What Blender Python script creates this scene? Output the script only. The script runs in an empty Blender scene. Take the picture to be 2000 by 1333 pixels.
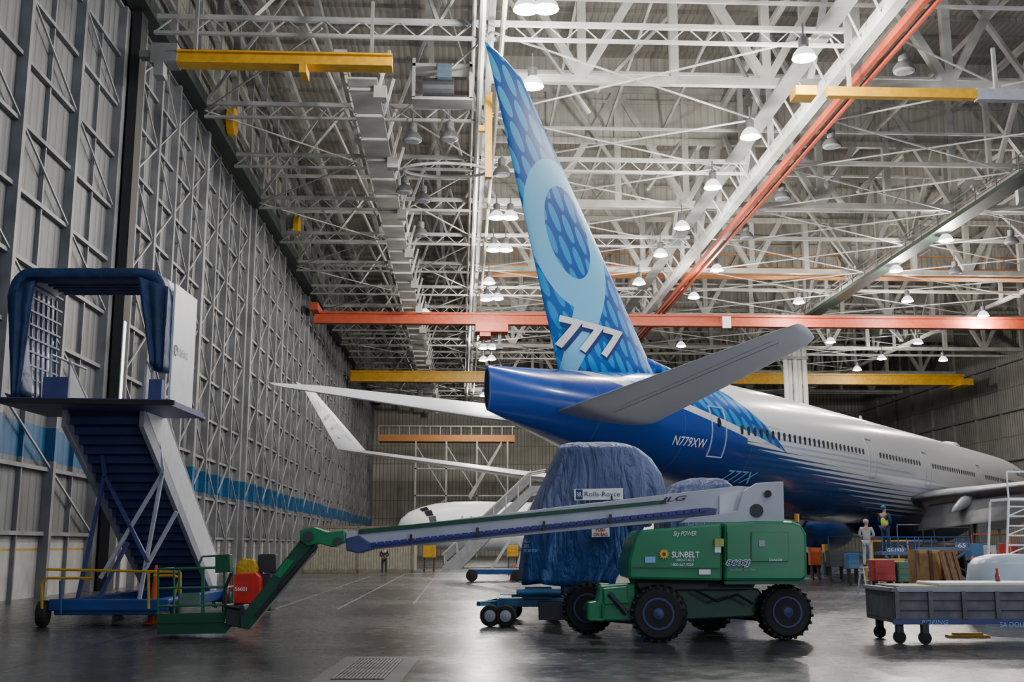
import bpy, bmesh, math, random
from mathutils import Vector as V, noise
random.seed(4)
C=bpy.context.scene.collection
PI=math.pi
F=2200.0; TH=math.radians(10.28); YAW=math.radians(2.56); H=1.8
cT,sT=math.cos(TH),math.sin(TH); cY,sY=math.cos(YAW),math.sin(YAW)
# ---------- surveying helpers: camera-heading frame (x right, y ahead, z up) ----------
def ray(px,py):
    dx=px-1000; dy=666.5-py
    return dx, F*cT-dy*sT, F*sT+dy*cT
def P(px,py,d):
    a,h,v=ray(px,py); return V((a/h*d,d,H+v/h*d))
def G(px,py,z=0.0):
    a,h,v=ray(px,py); return P(px,py,(z-H)*h/v)
def c2w(p): return V((p[0]*cY+p[1]*sY, -p[0]*sY+p[1]*cY, p[2] if len(p)>2 else 0))
def W(px,py,z): return c2w(G(px,py,z))
# ---------- materials ----------
def newmat(name):
    m=bpy.data.materials.new(name); m.use_nodes=True
    nt=m.node_tree; return m,nt,nt.nodes['Principled BSDF']
class E:
    def __init__(s,nt,k): s.nt=nt; s.k=k
    def op(s,o,b=0.0,swap=False):
        n=s.nt.nodes.new('ShaderNodeMath'); n.operation=o
        for i,x in enumerate([b,s] if swap else [s,b]):
            if isinstance(x,E): s.nt.links.new(x.k,n.inputs[i])
            else: n.inputs[i].default_value=x
        return E(s.nt,n.outputs[0])
    def __add__(s,b): return s.op('ADD',b)
    def __radd__(s,b): return s.op('ADD',b)
    def __sub__(s,b): return s.op('SUBTRACT',b)
    def __rsub__(s,b): return s.op('SUBTRACT',b,True)
    def __mul__(s,b): return s.op('MULTIPLY',b)
    def __rmul__(s,b): return s.op('MULTIPLY',b)
    def __truediv__(s,b): return s.op('DIVIDE',b)
    def lt(s,b): return s.op('LESS_THAN',b)
    def gt(s,b): return s.op('GREATER_THAN',b)
    def fr(s): return s.op('FRACT')
    def ab(s): return s.op('ABSOLUTE')
    def mx(s,b): return s.op('MAXIMUM',b)
    def mn(s,b): return s.op('MINIMUM',b)
    def clamp(s): return s.mx(0.0).mn(1.0)
def xyz(nt,kind='Object'):
    t=nt.nodes.new('ShaderNodeTexCoord'); sp=nt.nodes.new('ShaderNodeSeparateXYZ')
    nt.links.new(t.outputs[kind],sp.inputs[0])
    return [E(nt,sp.outputs[i]) for i in range(3)]
def mixc(nt,f,a,b):
    n=nt.nodes.new('ShaderNodeMix'); n.data_type='RGBA'
    for i,x in ((0,f),(6,a),(7,b)):
        if isinstance(x,E): nt.links.new(x.k,n.inputs[i])
        elif i==0: n.inputs[0].default_value=x
        else: n.inputs[i].default_value=(*x,1)
    return E(nt,n.outputs[2])
def noi(nt,scale,det=3,kind='Object'):
    t=nt.nodes.new('ShaderNodeTexCoord'); n=nt.nodes.new('ShaderNodeTexNoise')
    n.inputs['Scale'].default_value=scale; n.inputs['Detail'].default_value=det
    nt.links.new(t.outputs[kind],n.inputs['Vector']); return E(nt,n.outputs[0])
def bump(nt,b,h,st,dist=.05):
    n=nt.nodes.new('ShaderNodeBump'); n.inputs['Strength'].default_value=st; n.inputs['Distance'].default_value=dist
    nt.links.new(h.k,n.inputs['Height']); nt.links.new(n.outputs[0],b.inputs['Normal'])
_M={}
def mat(name,c,rough=.5,metal=0,var=.25,ns=3.0,bmp=0,emit=0):
    if name in _M: return _M[name]
    m,nt,b=newmat(name)
    n=noi(nt,ns,4)
    col=mixc(nt,((n-.35)*3).clamp(),tuple(x*(1-var) for x in c),c)
    nt.links.new(col.k,b.inputs['Base Color'])
    b.inputs['Roughness'].default_value=rough; b.inputs['Metallic'].default_value=metal
    if bmp: bump(nt,b,noi(nt,ns*2.5,5),bmp,.08)
    if emit:
        b.inputs['Emission Color'].default_value=(*c,1); b.inputs['Emission Strength'].default_value=emit
    _M[name]=m; return m
def sheet(name,c,axis,per,rough=.6,stripe=None,low=None,panels=None,rib=.25,ribc=.45):
    m,nt,b=newmat(name); X=xyz(nt)
    w=(X[axis]*(1/per)).fr(); tri=(w-.5).ab()*2
    n=noi(nt,.35,4)
    col=mixc(nt,((n-.3)*2.2).clamp(),tuple(x*.6 for x in c),c)
    col=mixc(nt,tri.lt(rib),col,tuple(x*ribc for x in c))
    if panels:
        g=((X[2]*(1/panels)).fr()).lt(.04); col=mixc(nt,g,col,tuple(x*.4 for x in c))
    if stripe:
        z0,z1,sc=stripe; k=X[2].gt(z0)*X[2].lt(z1)
        col=mixc(nt,k,col,mixc(nt,tri.lt(rib),sc,tuple(x*.6 for x in sc)))
    if low:
        z1,lc=low; col=mixc(nt,X[2].lt(z1),col,mixc(nt,((noi(nt,1.2,5)-.3)*2).clamp(),tuple(x*.6 for x in lc),lc))
        col=mixc(nt,((X[2]-(z1-.45)).ab()).lt(.04),col,(.35,.22,.02))
    nt.links.new(col.k,b.inputs['Base Color']); b.inputs['Roughness'].default_value=rough
    bump(nt,b,tri,.5,.05); return m
# ---------- mesh builder ----------
class MB:
    def __init__(s): s.v=[]; s.f=[]
    def add(s,vs,fs):
        n=len(s.v); s.v+=[V(a) for a in vs]; s.f+=[tuple(i+n for i in f) for f in fs]; return s
    def box(s,c,sz,rz=0):
        c=V(c); q=[]
        for z in (-.5,.5):
            for x,y in ((-.5,-.5),(.5,-.5),(.5,.5),(-.5,.5)):
                a,b=x*sz[0],y*sz[1]
                q.append(c+V((a*math.cos(rz)-b*math.sin(rz),a*math.sin(rz)+b*math.cos(rz),z*sz[2])))
        return s.add(q,[(3,2,1,0),(4,5,6,7),(0,1,5,4),(1,2,6,5),(2,3,7,6),(3,0,4,7)])
    def bb(s,a,b): # box by corners
        a=V(a);b=V(b); return s.box((a+b)/2,[abs(b[i]-a[i]) for i in range(3)])
    def bar(s,a,b,w,h=None):
        a=V(a);b=V(b);h=h or w; d=(b-a).normalized(); up=V((0,0,1)) if abs(d.z)<.95 else V((0,1,0))
        r=d.cross(up).normalized(); u=r.cross(d)
        q=[p+r*i*w/2+u*j*h/2 for p in (a,b) for i,j in ((-1,-1),(1,-1),(1,1),(-1,1))]
        return s.add(q,[(0,1,2,3),(7,6,5,4),(0,4,5,1),(1,5,6,2),(2,6,7,3),(3,7,4,0)])
    def cyl(s,a,b,r1,r2=None,n=12,cap=True):
        a=V(a);b=V(b);r2=r1 if r2 is None else r2; d=(b-a).normalized(); up=V((0,0,1)) if abs(d.z)<.95 else V((0,1,0))
        r=d.cross(up).normalized(); u=r.cross(d); q=[]
        for p,R in ((a,r1),(b,r2)):
            for k in range(n):
                t=2*PI*k/n; q.append(p+(r*math.cos(t)+u*math.sin(t))*R)
        fs=[(k,(k+1)%n,n+(k+1)%n,n+k) for k in range(n)]
        if cap: fs+=[tuple(range(n))[::-1],tuple(range(n,2*n))]
        return s.add(q,fs)
    def tube(s,pts,r,n=8):
        for a,b in zip(pts,pts[1:]): s.cyl(a,b,r,None,n)
        return s
    def loft(s,rings,cap=True,closed=True):
        n=len(rings[0]); q=[p for r in rings for p in r]; fs=[]
        for i in range(len(rings)-1):
            for k in range(n if closed else n-1):
                k2=(k+1)%n; fs.append((i*n+k,i*n+k2,(i+1)*n+k2,(i+1)*n+k))
        if cap: fs+=[tuple(range(n))[::-1],tuple(range((len(rings)-1)*n,len(rings)*n))]
        return s.add(q,fs)
    def lathe(s,c,axis,prof,n=24): # prof=(dist along axis, radius)
        c=V(c); d=V(axis).normalized(); up=V((0,0,1)) if abs(d.z)<.95 else V((0,1,0))
        r=d.cross(up).normalized(); u=r.cross(d)
        return s.loft([[c+d*t+(r*math.cos(2*PI*k/n)+u*math.sin(2*PI*k/n))*R for k in range(n)] for t,R in prof])
    def ex(s,pts,d,th): # outline surveyed at distance d, extruded away
        a=[P(x,y,d) for x,y in pts]; b=[p+V((0,th,0)) for p in a]; n=len(a)
        return s.add(a+b,[tuple(range(n))[::-1],tuple(range(n,2*n))]+[(k,(k+1)%n,n+(k+1)%n,n+k) for k in range(n)])
    def slab(s,pts,off): # polygon of 3D points + offset vector
        a=[V(p) for p in pts]; b=[p+V(off) for p in a]; n=len(a)
        return s.add(a+b,[tuple(range(n))[::-1],tuple(range(n,2*n))]+[(k,(k+1)%n,n+(k+1)%n,n+k) for k in range(n)])
BASE={}
def mkobj(name,mb,m,parent=None,base=(0,0,0),smooth=False,bevel=0,flat=False):
    base=V(base); me=bpy.data.meshes.new(name); me.from_pydata([tuple(v-base) for v in mb.v],[],mb.f)
    if not flat:
        bm=bmesh.new(); bm.from_mesh(me); bmesh.ops.recalc_face_normals(bm,faces=bm.faces); bm.to_mesh(me); bm.free()
    me.materials.append(m)
    if smooth:
        for p in me.polygons: p.use_smooth=True
    o=bpy.data.objects.new(name,me); C.objects.link(o)
    if parent: o.parent=parent
    if bevel:
        b=o.modifiers.new('b','BEVEL'); b.width=bevel; b.segments=2; b.limit_method='ANGLE'
    return o
def part(name,mb,m,parent,**k):
    bs=BASE.get(parent.name,V((0,0,0))); o=mkobj(name,mb,m,parent,bs,**k); BASE[o.name]=bs; return o
def tag(o,label,cat,group=None):
    o['label']=label; o['category']=cat
    if group: o['group']=group
    return o
def thing(name,label,cat,base,group=None,world=False):
    o=bpy.data.objects.new(name,None); C.objects.link(o); base=V((base[0],base[1],base[2] if len(base)>2 else 0))
    if world: o.location=base
    else: o.location=c2w(base); o.rotation_euler.z=-YAW
    BASE[o.name]=base; tag(o,label,cat,group); return o
def single(name,mb,m,label,cat,base,group=None,world=False,**k):
    base=V((base[0],base[1],base[2] if len(base)>2 else 0))
    o=mkobj(name,mb,m,None,base,**k)
    if world: o.location=base
    else: o.location=c2w(base); o.rotation_euler.z=-YAW
    return tag(o,label,cat,group)
def struct(name,mb,m,parent=None,**k):
    o=mkobj(name,mb,m,parent,**k)
    if not parent: o['kind']='structure'
    return o
def dup(r,loc,label=None,rotz=None):
    c=r.copy(); C.objects.link(c); c.location=loc
    if rotz is not None: c.rotation_euler.z=rotz
    if label: c['label']=label
    for ch in list(r.children):
        d=ch.copy(); C.objects.link(d); d.parent=c
        for g in list(ch.children):
            e=g.copy(); C.objects.link(e); e.parent=d
    return c
def letters(body,fit,fn,m,parent,shear=0,bold=0,maxlen=None,name='lettering'):
    cu=bpy.data.curves.new('t','FONT'); cu.body=body; cu.shear=shear; cu.offset=bold; cu.resolution_u=3
    o=bpy.data.objects.new('t',cu); C.objects.link(o); dg=bpy.context.evaluated_depsgraph_get()
    me=bpy.data.meshes.new_from_object(o.evaluated_get(dg)); bpy.data.objects.remove(o)
    bm=bmesh.new(); bm.from_mesh(me)
    xs=[v.co.x for v in bm.verts]; ys=[v.co.y for v in bm.verts]
    x0,x1,y0,y1=min(xs),max(xs),min(ys),max(ys)
    for v in bm.verts:
        v.co.x=fit[0]+(v.co.x-x0)/(x1-x0)*(fit[1]-fit[0]); v.co.y=fit[2]+(v.co.y-y0)/(y1-y0)*(fit[3]-fit[2])
    if maxlen:
        for _ in range(4):
            bmesh.ops.triangulate(bm,faces=bm.faces)
            es=[e for e in bm.edges if e.calc_length()>maxlen]
            if not es: break
            bmesh.ops.subdivide_edges(bm,edges=es,cuts=1)
        bmesh.ops.triangulate(bm,faces=bm.faces)
    mb=MB(); bm.verts.index_update(); mb.add([fn(v.co.x,v.co.y) for v in bm.verts],[tuple(v.index for v in f.verts) for f in bm.faces])
    bm.free(); return part(name,mb,m,parent,flat=True)
def lpx(body,r,d,m,parent,slope=0,**k): # lettering on a face looking at the hall front, at distance d
    x0,y0,x1,y1=r
    return letters(body,(0,1,0,1),lambda u,v:P(x0+(x1-x0)*u,y1+(y0-y1)*v+slope*u,d),m,parent,**k)

# ---------- palette ----------
STEEL=mat('white_steel',(.46,.45,.41),.55,0,.35,.6)
STEELB=mat('bright_steel',(.62,.61,.59),.5,0,.3,.6)
STEELD=mat('dull_steel',(.25,.25,.24),.6,0,.4,.6)
ORANGE=mat('orange_paint',(.42,.058,.018),.55); YEL=mat('yellow_paint',(.68,.36,.01),.45)
BLACK=mat('black_rubber',(.014,.014,.015),.7); DARK=mat('dark_metal',(.03,.032,.04),.5)
GREEN=mat('green_paint',(.004,.23,.085),.3,0,.2,1.5); DGREEN=mat('dark_green_paint',(.005,.09,.04),.45)
WHITE=mat('white_paint',(.75,.76,.80),.4,0,.12); GREY=mat('grey_paint',(.38,.39,.45),.45,0,.2)
NAVY=mat('navy_fabric',(.008,.042,.14),.55,0,.4,2,.3); BLUE=mat('blue_paint',(.015,.07,.28),.45)
BLUER=mat('blue_steel',(.015,.11,.26),.45); PURP=mat('slate_blue_paint',(.055,.07,.22),.5)
CREAM=mat('beige_paint',(.38,.35,.27),.6); WOOD=mat('plywood',(.40,.22,.09),.7,0,.4,6); RED=mat('red_paint',(.65,.025,.015),.4)
TWHITE=mat('white_letters',(.9,.9,.9),.5,0,0); TBLACK=mat('black_letters',(.01,.01,.012),.5,0,0); TNAVY=mat('navy_letters',(.01,.03,.16),.5,0,0)
TBLUE=mat('pale_blue_letters',(.25,.5,.8),.5,0,0); TGREY=mat('grey_letters',(.40,.40,.43),.5,0,0); TRED=mat('red_letters',(.5,.02,.02),.5,0,0); TYEL=mat('yellow_mark',(.85,.5,.03),.5,0,0)
SKIN=mat('skin',(.5,.3,.2),.6); HIVIS=mat('hi_vis',(.6,.8,.05),.6); CONE=mat('cone_orange',(.8,.13,.01),.5)
BROWN=mat('brown_deck',(.52,.21,.06),.6)

# ================= SETTING =================
X0,X1,YF=-14.4,68.0,188.0
m,nt,b=newmat('concrete_floor'); X=xyz(nt)
n1=noi(nt,.25,6); n2=noi(nt,3.0,6)
col=mixc(nt,((n1-.35)*3).clamp(),(.022,.023,.026),(.072,.072,.074)); col=mixc(nt,((n2-.45)*2).clamp(),col,(.048,.048,.05))
seam=(((X[0]-.93)*(1/7.6)+.5).fr()-.5).ab().lt(.0045).mx((((X[1]-3)*(1/7.6)).fr()-.5).ab().lt(.004))
col=mixc(nt,seam,col,(.006,.006,.006))
nt.links.new(col.k,b.inputs['Base Color']); r=(n2*.25+.04+n1*.2); nt.links.new(r.k,b.inputs['Roughness']); b.inputs['Specular IOR Level'].default_value=.6
struct('floor',MB().bb((-15.5,-16,-.2),(70,189,0)),m)
CEILM=sheet('roof_sheet',(.34,.32,.285),0,.45,.7,ribc=.6)
mb=MB().bb((-15.5,-16,36),(70,189,36.3))
for i in range(60): mb.bb((-14.5,20+i*2.8,35.75),(68,20.18+i*2.8,36))
struct('ceiling',mb,CEILM)
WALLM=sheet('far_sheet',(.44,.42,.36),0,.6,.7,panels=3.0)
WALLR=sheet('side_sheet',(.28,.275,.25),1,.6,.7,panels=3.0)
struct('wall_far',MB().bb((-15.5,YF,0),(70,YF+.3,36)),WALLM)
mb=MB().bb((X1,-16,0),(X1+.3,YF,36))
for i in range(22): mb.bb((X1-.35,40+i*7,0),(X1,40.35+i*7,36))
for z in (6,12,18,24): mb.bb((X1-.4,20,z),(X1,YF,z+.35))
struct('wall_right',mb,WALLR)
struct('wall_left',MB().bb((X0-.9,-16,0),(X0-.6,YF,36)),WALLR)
SC=(.003,.07,.175)
DOORM=sheet('door_sheet',(.145,.148,.155),1,.62,.55,stripe=(4.75,5.95,SC),low=(2.1,(.44,.43,.42)),rib=.2,ribc=.45)
m,nt,b=newmat('door_frame'); X=xyz(nt)
col=mixc(nt,X[2].gt(4.75)*X[2].lt(5.95),mixc(nt,((noi(nt,.8,4)-.35)*3).clamp(),(.12,.122,.13),(.21,.213,.22)),SC)
nt.links.new(col.k,b.inputs['Base Color']); b.inputs['Roughness'].default_value=.5; FR=m
BRC=mat('brace_steel',(.34,.34,.34),.5,0,.3,.6)
ds=[(14,30.6),(31,46.6)]+[(48+k*14,48+k*14+13.6) for k in range(10)]
for i,(a,c) in enumerate(ds):
    off=.25*(i%2); xs=X0-off-.3
    o=struct('door_%d'%(i+1),MB().bb((xs-.1,a,0),(xs,c,24.8)),DOORM); o['label']='tall grey corrugated sliding hangar door panel with a blue band'
    npost=4 if i<2 else 5
    for k in range(npost): 
        y=a+.2+(c-a-.4)*k/(npost-1); w=.5 if k in (0,npost-1) else .26
        struct('post',MB().bb((xs,y-w/2,0),(xs+.35,y+w/2,24.8)),FR,o)
    zs=[2.2+2.26*k for k in range(11)]
    for z in zs: struct('girt',MB().bb((xs,a,z-.07),(xs+.2,c,z+.07)),FR,o)
    for k in range(npost-1):
        ya=a+.2+(c-a-.4)*k/(npost-1); yb=a+.2+(c-a-.4)*(k+1)/(npost-1)
        for j in range(0 if i>1 else k%2,10,1 if i>1 else 2):
            z1,z2=(zs[j],zs[j+1]) if (k+j)%2 else (zs[j+1],zs[j])
            struct('brace',MB().bar((xs+.22,ya,z1),(xs+.22,yb,z2),.07,.07),BRC,o)
        struct('stud',MB().bb((xs,(ya+yb)/2-.05,0),(xs+.15,(ya+yb)/2+.05,24.8)),FR,o)
struct('trim_1',MB().bb((X0-.1,14,24.8),(X0+.7,YF,25.5)),mat('rail_green',(.02,.035,.03),.5))
mb=MB()
for k in range(28): mb.bb((X0-.3,48+k*5,25.5),(X0+.1,48.3+k*5,36))
for z in (28,31,34): mb.bb((X0-.3,16,z),(X0,YF,z+.25))
struct('trim_2',mb,STEELD)
struct('trim_3',MB().bb((X0-.1,46.6,0),(X0+.3,47.5,36)).bb((X0-.2,47.5,0),(X0-.1,48,36)),BLACK)
struct('door_gap_glow',MB().bb((X0+.2,46.75,6.9),(X0+.34,46.95,11.0)),mat('daylight_gap',(.9,.95,1),.5,0,0,1,0,2.5))  # glowing strip standing in for daylight through the gap between doors
FASC=sheet('fascia_sheet',(.50,.475,.42),0,.5,.7,ribc=.65)
for i,y in enumerate((75,94,113,132,151)):
    struct('trim_%d'%(4+i),MB().bb((1.6,y,29.8),(68,y+.1,36)).bb((1.6,y-.3,29.5),(68,y,29.9)).bb((1.6,y-.2,32.5),(68,y,32.75)),FASC)
LINE=mat('floor_line',(.13,.13,.125),.6)
for i,x in enumerate((-5.3,-3.5,-1.45)):
    struct('trim_%d'%(10+i),MB().bb((x-.04,30+i*3,0),(x+.04,95,.004)),LINE)
struct('trim_13',MB().bb((8,33.0,0),(30,33.15,.004)),mat('floor_yellow',(.22,.17,.04),.6))

# ---------- roof steel ----------
def truss(label,a,c,z0,z1,n,w,m=STEEL,name='roof_truss',group=None,wk=1.0):
    a=V(a);c=V(c); t=thing(name,label,'truss',(a.x,a.y,z0),group,world=True)
    A=lambda k,z: V(((a.x+(c.x-a.x)*k/n),(a.y+(c.y-a.y)*k/n),z))
    part('bottom_chord',MB().bar(A(0,z0),A(n,z0),w*.9,w*1.0),m,t); part('top_chord',MB().bar(A(0,z1),A(n,z1),w,w),m,t)
    for k in range(n+1): part('brace',MB().bar(A(k,z0),A(k,z1),w*.8*wk),m,t)
    for k in range(n): 
        p,q=(z0,z1) if k%2 else (z1,z0)
        part('brace',MB().bar(A(k,p),A(k+1,q),w*.75*wk),m,t)
    return t
ords=['nearest','second','third','fourth','fifth','sixth','seventh','eighth']
for i,y in enumerate((54,75,94,113,132,151,170)):
    truss('%s cream steel roof truss from the camera, crossing the right side of the hall'%ords[i].capitalize(),(1.2,y),(68,y),25.2,33.5,14,.42,group='roof trusses across the hall',wk=1.3)
for i,(x,s) in enumerate(((1.2,'above the long left row of lamps'),(18.3,'beside the long orange crane rail'),(34.9,'above the dark railed walkway'),(52,'nearest the right wall'))):
    truss('long pale steel roof truss running down the hall '+s,(x,36),(x,186),25.0,32.5,22,.34,STEELB if i<2 else STEEL,group='roof trusses along the hall',wk=1.1)
def joist(L,m,label,loc,lac=.06):
    t=thing('lattice_joist',label,'joist',loc,'lattice joists under the roof',world=True); bx=V(loc)
    part('chord',MB().bar(bx,bx+V((L,0,0)),.22,.22),m,t); part('chord',MB().bar(bx+V((0,0,-.75)),bx+V((L,0,-.75)),.18,.14),m,t)
    mb=MB(); n=int(L/.8)
    for k in range(n): mb.bar(bx+V((L*k/n,0,0 if k%2 else -.75)),bx+V((L*(k+1)/n,0,-.75 if k%2 else 0)),lac)
    part('lacing',mb,m,t); return t
ys=[47.5,57.5,65.5]+[74+8.8*k for k in range(13)]
jl=joist(15,mat('left_steel',(.33,.33,.325),.6,0,.4,.6),'grey lattice joist between the door wall and the long central truss',(-13.8,ys[0],25.0))
jr=joist(16,STEELB,'pale lattice joist right of the long central truss',(1.3,ys[0],25.0),.045)
for i,y in enumerate(ys[1:]):
    dup(jl,(-13.8,y,25.0))
    if i%2: dup(jr,(1.3,y,25.0))
for i,y in enumerate(ys[2::2]):
    single('roof_beam',MB().bar((18.5,y,25),(68,y,25),.25,.25),STEEL,'%s pale roof beam from the camera, spanning right of the orange rail'%ords[i].capitalize(),'beam',(18.5,y,25),'pale roof beams on the right',world=True)
for i,y in enumerate(ys):
    for j,(xa,xb) in enumerate(((-13.8,-9.5),(-9.5,-6.2),(-3.5,-1.2),(-1.2,1.2))):
        za,zb=(25,31.5) if (i+j)%2 else (31.5,25)
        single('sway_brace',MB().bar((xa,y,za),(xb,y+(4 if j%2 else 0),zb),.16),STEEL if j%2 else STEELD,'diagonal brace above the left bay joists','brace',(xa,y,za),'diagonal braces over the left bay',world=True)
    for j,(xa,xb) in enumerate(((1.2,7),(7,12.5),(12.5,17),(20,27),(27,33.8),(36,43),(43,52))):
        if i%2 and i<12 and i!=7:
            za,zb=(25.6,32.5) if (i//2+j)%2 else (32.5,25.6)
            single('sway_brace',MB().bar((xa,y-1,za),(xb,y+2,zb),.26 if j>2 else .18),STEELB if j%3==0 else STEEL,'diagonal brace between the right roof trusses','brace',(xa,y,za),'diagonal braces over the right bays',world=True)
    for (xa,xb) in ((-13.8,-6.4),(-3.4,1.2),(1.2,15.8),(20,34),(36,52)):
        y2=ys[i+1] if i+1<len(ys) else y+8.8
        for r_ in ((0,1) if xa>0 else (i%2,)):
            q0,q1=(xa,xb) if r_ else (xb,xa)
            single('bracing_rod',MB().bar((q0,y,24.6),(q1,y2,24.6),.07),STEELB if xa>0 else STEEL,'thin flat bracing rod strung level under the roof','rod',(q0,y,24.6),'level bracing rods under the roof',world=True)
for i,x in enumerate((-11,-8,-2)):
    single('roof_beam',MB().bb((x-.15,40,30.5),(x+.15,186,31)),STEELD,('Leftmost','Middle','Rightmost')[i]+' of the three long dull beams above the left bay','beam',(x,40,30.5),'long beams over the left bay',world=True)
for i in range(12):
    y=52+i*8.8
    if i>2: single('purlin',MB().bar((-13.8,y,28),(1.2,y,28),.2,.2),STEEL,'pale purlin above the far left bay joists','purlin',(-13.8,y,28),'purlins over the left bay',world=True)
    if abs(y-99)>6: single('purlin',MB().bar((1.4,y,28.6),(67.5,y,28.6),.16,.16),STEELB,'thin pale purlin crossing between the right roof trusses','purlin',(1.4,y,28.6),'purlins over the right bays',world=True)
for i,x in enumerate((6,10,14,24,29,40,46)):
    single('stringer_beam',MB().bar((x,44,30.6),(x,184,30.6),.16,.2),STEEL,'thin pale stringer running down the hall between the roof trusses','beam',(x,44,30.6),'long stringers over the right bays',world=True)
# left ceiling walkway
t=thing('ceiling_walkway','pale steel service walkway hung below the roof between door wall and central truss','walkway',(-4.8,52,23.6),world=True)
part('deck',MB().bb((-5.5,50,23.3),(-4.1,184,23.4)),STEEL,t)
for x in (-5.6,-4.0): part('handrail',MB().bar((x,50,24.4),(x,184,24.4),.07).bar((x,50,23.9),(x,184,23.9),.05),STEELB,t)
for k in range(40):
    y=51+k*3.35; mb=MB()
    mb.bar((-6.0,y,25.2),(-5.5,y,23.2),.14,.14).bar((-5.5,y,23.2),(-4.1,y,23.2),.14,.14).bar((-4.1,y,23.2),(-3.6,y,25.2),.14,.14)
    if k%3==0: mb.bb((-6.2,y-.5,24.3),(-5.6,y+.5,25.0)).bb((-4.3,y-.3,22.7),(-3.7,y+.3,23.3))
    part('hanger',mb,STEELB if k%3 else STEEL,t)
p=W(872,333,22.6); single('ring_pipe',MB().tube([p+V((2.4*math.cos(a*PI/10),1.2*math.sin(a*PI/10),0)) for a in range(21)],.09,6),STEELB,'pale oval looped pipe hung beneath the joists left of the tail fin','pipe',p,world=True)
p=W(862,200,23.0); t=thing('hoist_motor','dark boxy hoist machinery hung under the roof left of the fin tip','hoist',p,world=True)
part('frame',MB().bb(p+V((-1.4,-.6,-.1)),p+V((1.5,.6,.05))).bb(p+V((-1.4,-.6,1.6)),p+V((1.5,.6,1.75))).bb(p+V((-1.4,-.6,0)),p+V((-1.25,-.45,2))).bb(p+V((1.35,-.6,0)),p+V((1.5,-.45,2))),STEELD,t)
part('motor',MB().cyl(p+V((-.9,0,.7)),p+V((.6,0,.7)),.5,None,16),DARK,t); part('control_box',MB().bb(p+V((-.2,-.7,1.0)),p+V((.5,-.4,1.7))),mat('box_slate',(.05,.08,.12)),t)
for i,(x,z,r,mm) in enumerate(((.75,24.2,.16,STEELB),(1.65,24.0,.12,CREAM),(.4,24.9,.1,STEEL))):
    single('roof_pipe',MB().cyl((x,38,z),(x,186,z),r,None,8),mm,('Thick white','Cream','Thin grey')[i]+' pipe run along the central roof truss','pipe',(x,38,z),'pipes along the central truss',world=True)
# crane rails right
t=thing('crane_runway','long white runway beam with orange rail running down the hall','crane runway',(18.3,34,23.6),world=True)
part('beam',MB().bb((17.9,34,24.1),(18.4,186,24.6)),STEELB,t); part('rail',MB().bb((18.9,34,23.9),(19.15,186,24.3)),ORANGE,t)
part('rail',MB().bb((19.5,34,23.9),(19.65,186,24.15)),ORANGE,t)
for k in range(60): part('web_member',MB().bar((17.0,36+k*2.5,25.2),(18.1,37.2+k*2.5,24.2),.09),STEELB,t)
part('ladder_deck',MB().bb((16.0,40,24.9),(16.9,186,25.0)),STEELD,t)
t=thing('railed_walkway','dark green edged walkway with handrails high on the right','walkway',(34.7,44,24.3),world=True)
part('deck',MB().bb((34.2,44,24.2),(35.4,186,24.5)),mat('walk_green',(.012,.03,.02),.5),t)
for x in (34.2,35.4):
    mb=MB().bar((x,44,25.5),(x,186,25.5),.08).bar((x,44,25.0),(x,186,25.0),.06)
    for k in range(48): mb.bar((x,44+k*3,24.5),(x,44+k*3,25.5),.07)
    part('handrail',mb,STEELD,t)
t=thing('brown_catwalk','orange-brown decked catwalk crossing high behind the tail fin','walkway',(1.2,99,27.2),world=True)
part('deck',MB().bb((1.8,98,25.75),(54,99.4,26.6)),BROWN,t)
mb=MB().bar((1.8,98,27.7),(54,98,27.7),.1)
for k in range(36): mb.bar((1.8+k*1.48,98,26.6),(1.8+k*1.48,98,27.7),.07)
part('handrail',mb,BROWN,t)
t=thing('brown_catwalk','orange-brown decked catwalk running toward the camera near the right wall','walkway',(54,70,26.5),world=True)
part('deck',MB().bb((54.1,60,25.75),(55.3,99.4,26.6)),BROWN,t); part('handrail',MB().bar((54.1,60,27.7),(54.1,99,27.7),.1),BROWN,t)
# bridge cranes
t=thing('bridge_crane','long orange-red bridge crane girder spanning the hall behind the tail fin','crane',(0,103,22.2),world=True)
part('girder',MB().bb((-13.7,102.6,22.0),(64,103.4,22.35)).bb((-13.7,102.9,22.35),(64,103.1,22.9)).bb((-13.7,102.6,22.9),(64,103.4,23.1)),ORANGE,t)
part('end_carriage',MB().bb((-13.9,101,22.9),(-13.2,105,23.6)),ORANGE,t)
q=part('trolley',MB().bb((1.2,102,21.2),(4.2,104,22.0)).bb((1.6,102.2,20.8),(2.6,103.8,21.3)),ORANGE,t)
part('hook_block',MB().bb((3.3,102.8,20.2),(3.6,103.2,21.2)).bb((3.1,102.7,19.7),(3.8,103.3,20.2)),DARK,q)
part('sign_plate',MB().bb((24.3,102.4,21.8),(25.1,102.5,22.9)),WHITE,t)
t=thing('bridge_crane','long yellow bridge crane girder spanning the hall behind the horizontal tail','crane',(0,138,21.9),world=True)
part('girder',MB().bb((-13.7,137.5,21.6),(63,138.5,22.7)),YEL,t); part('end_carriage',MB().bb((62,136,21.4),(63.5,140,22.2)),YEL,t)
part('flange',MB().bb((-13.7,137.2,22.7),(63,138.8,22.9)),YEL,t)
t=thing('monorail_beam','short yellow crane beam at upper left beside the door track','crane',(-12,45.7,21.8),world=True)
part('beam',MB().bb((-12.2,45.5,22.0),(-3.1,45.9,22.4)).bb((-12.2,45.3,22.4),(-3.1,46.1,22.48)).bb((-12.2,45.3,21.92),(-3.1,46.1,22.0)),YEL,t)
part('hoist_trolley',MB().bb((-7.0,45.2,21.5),(-6.7,46.2,21.92)),YEL,t)
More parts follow.
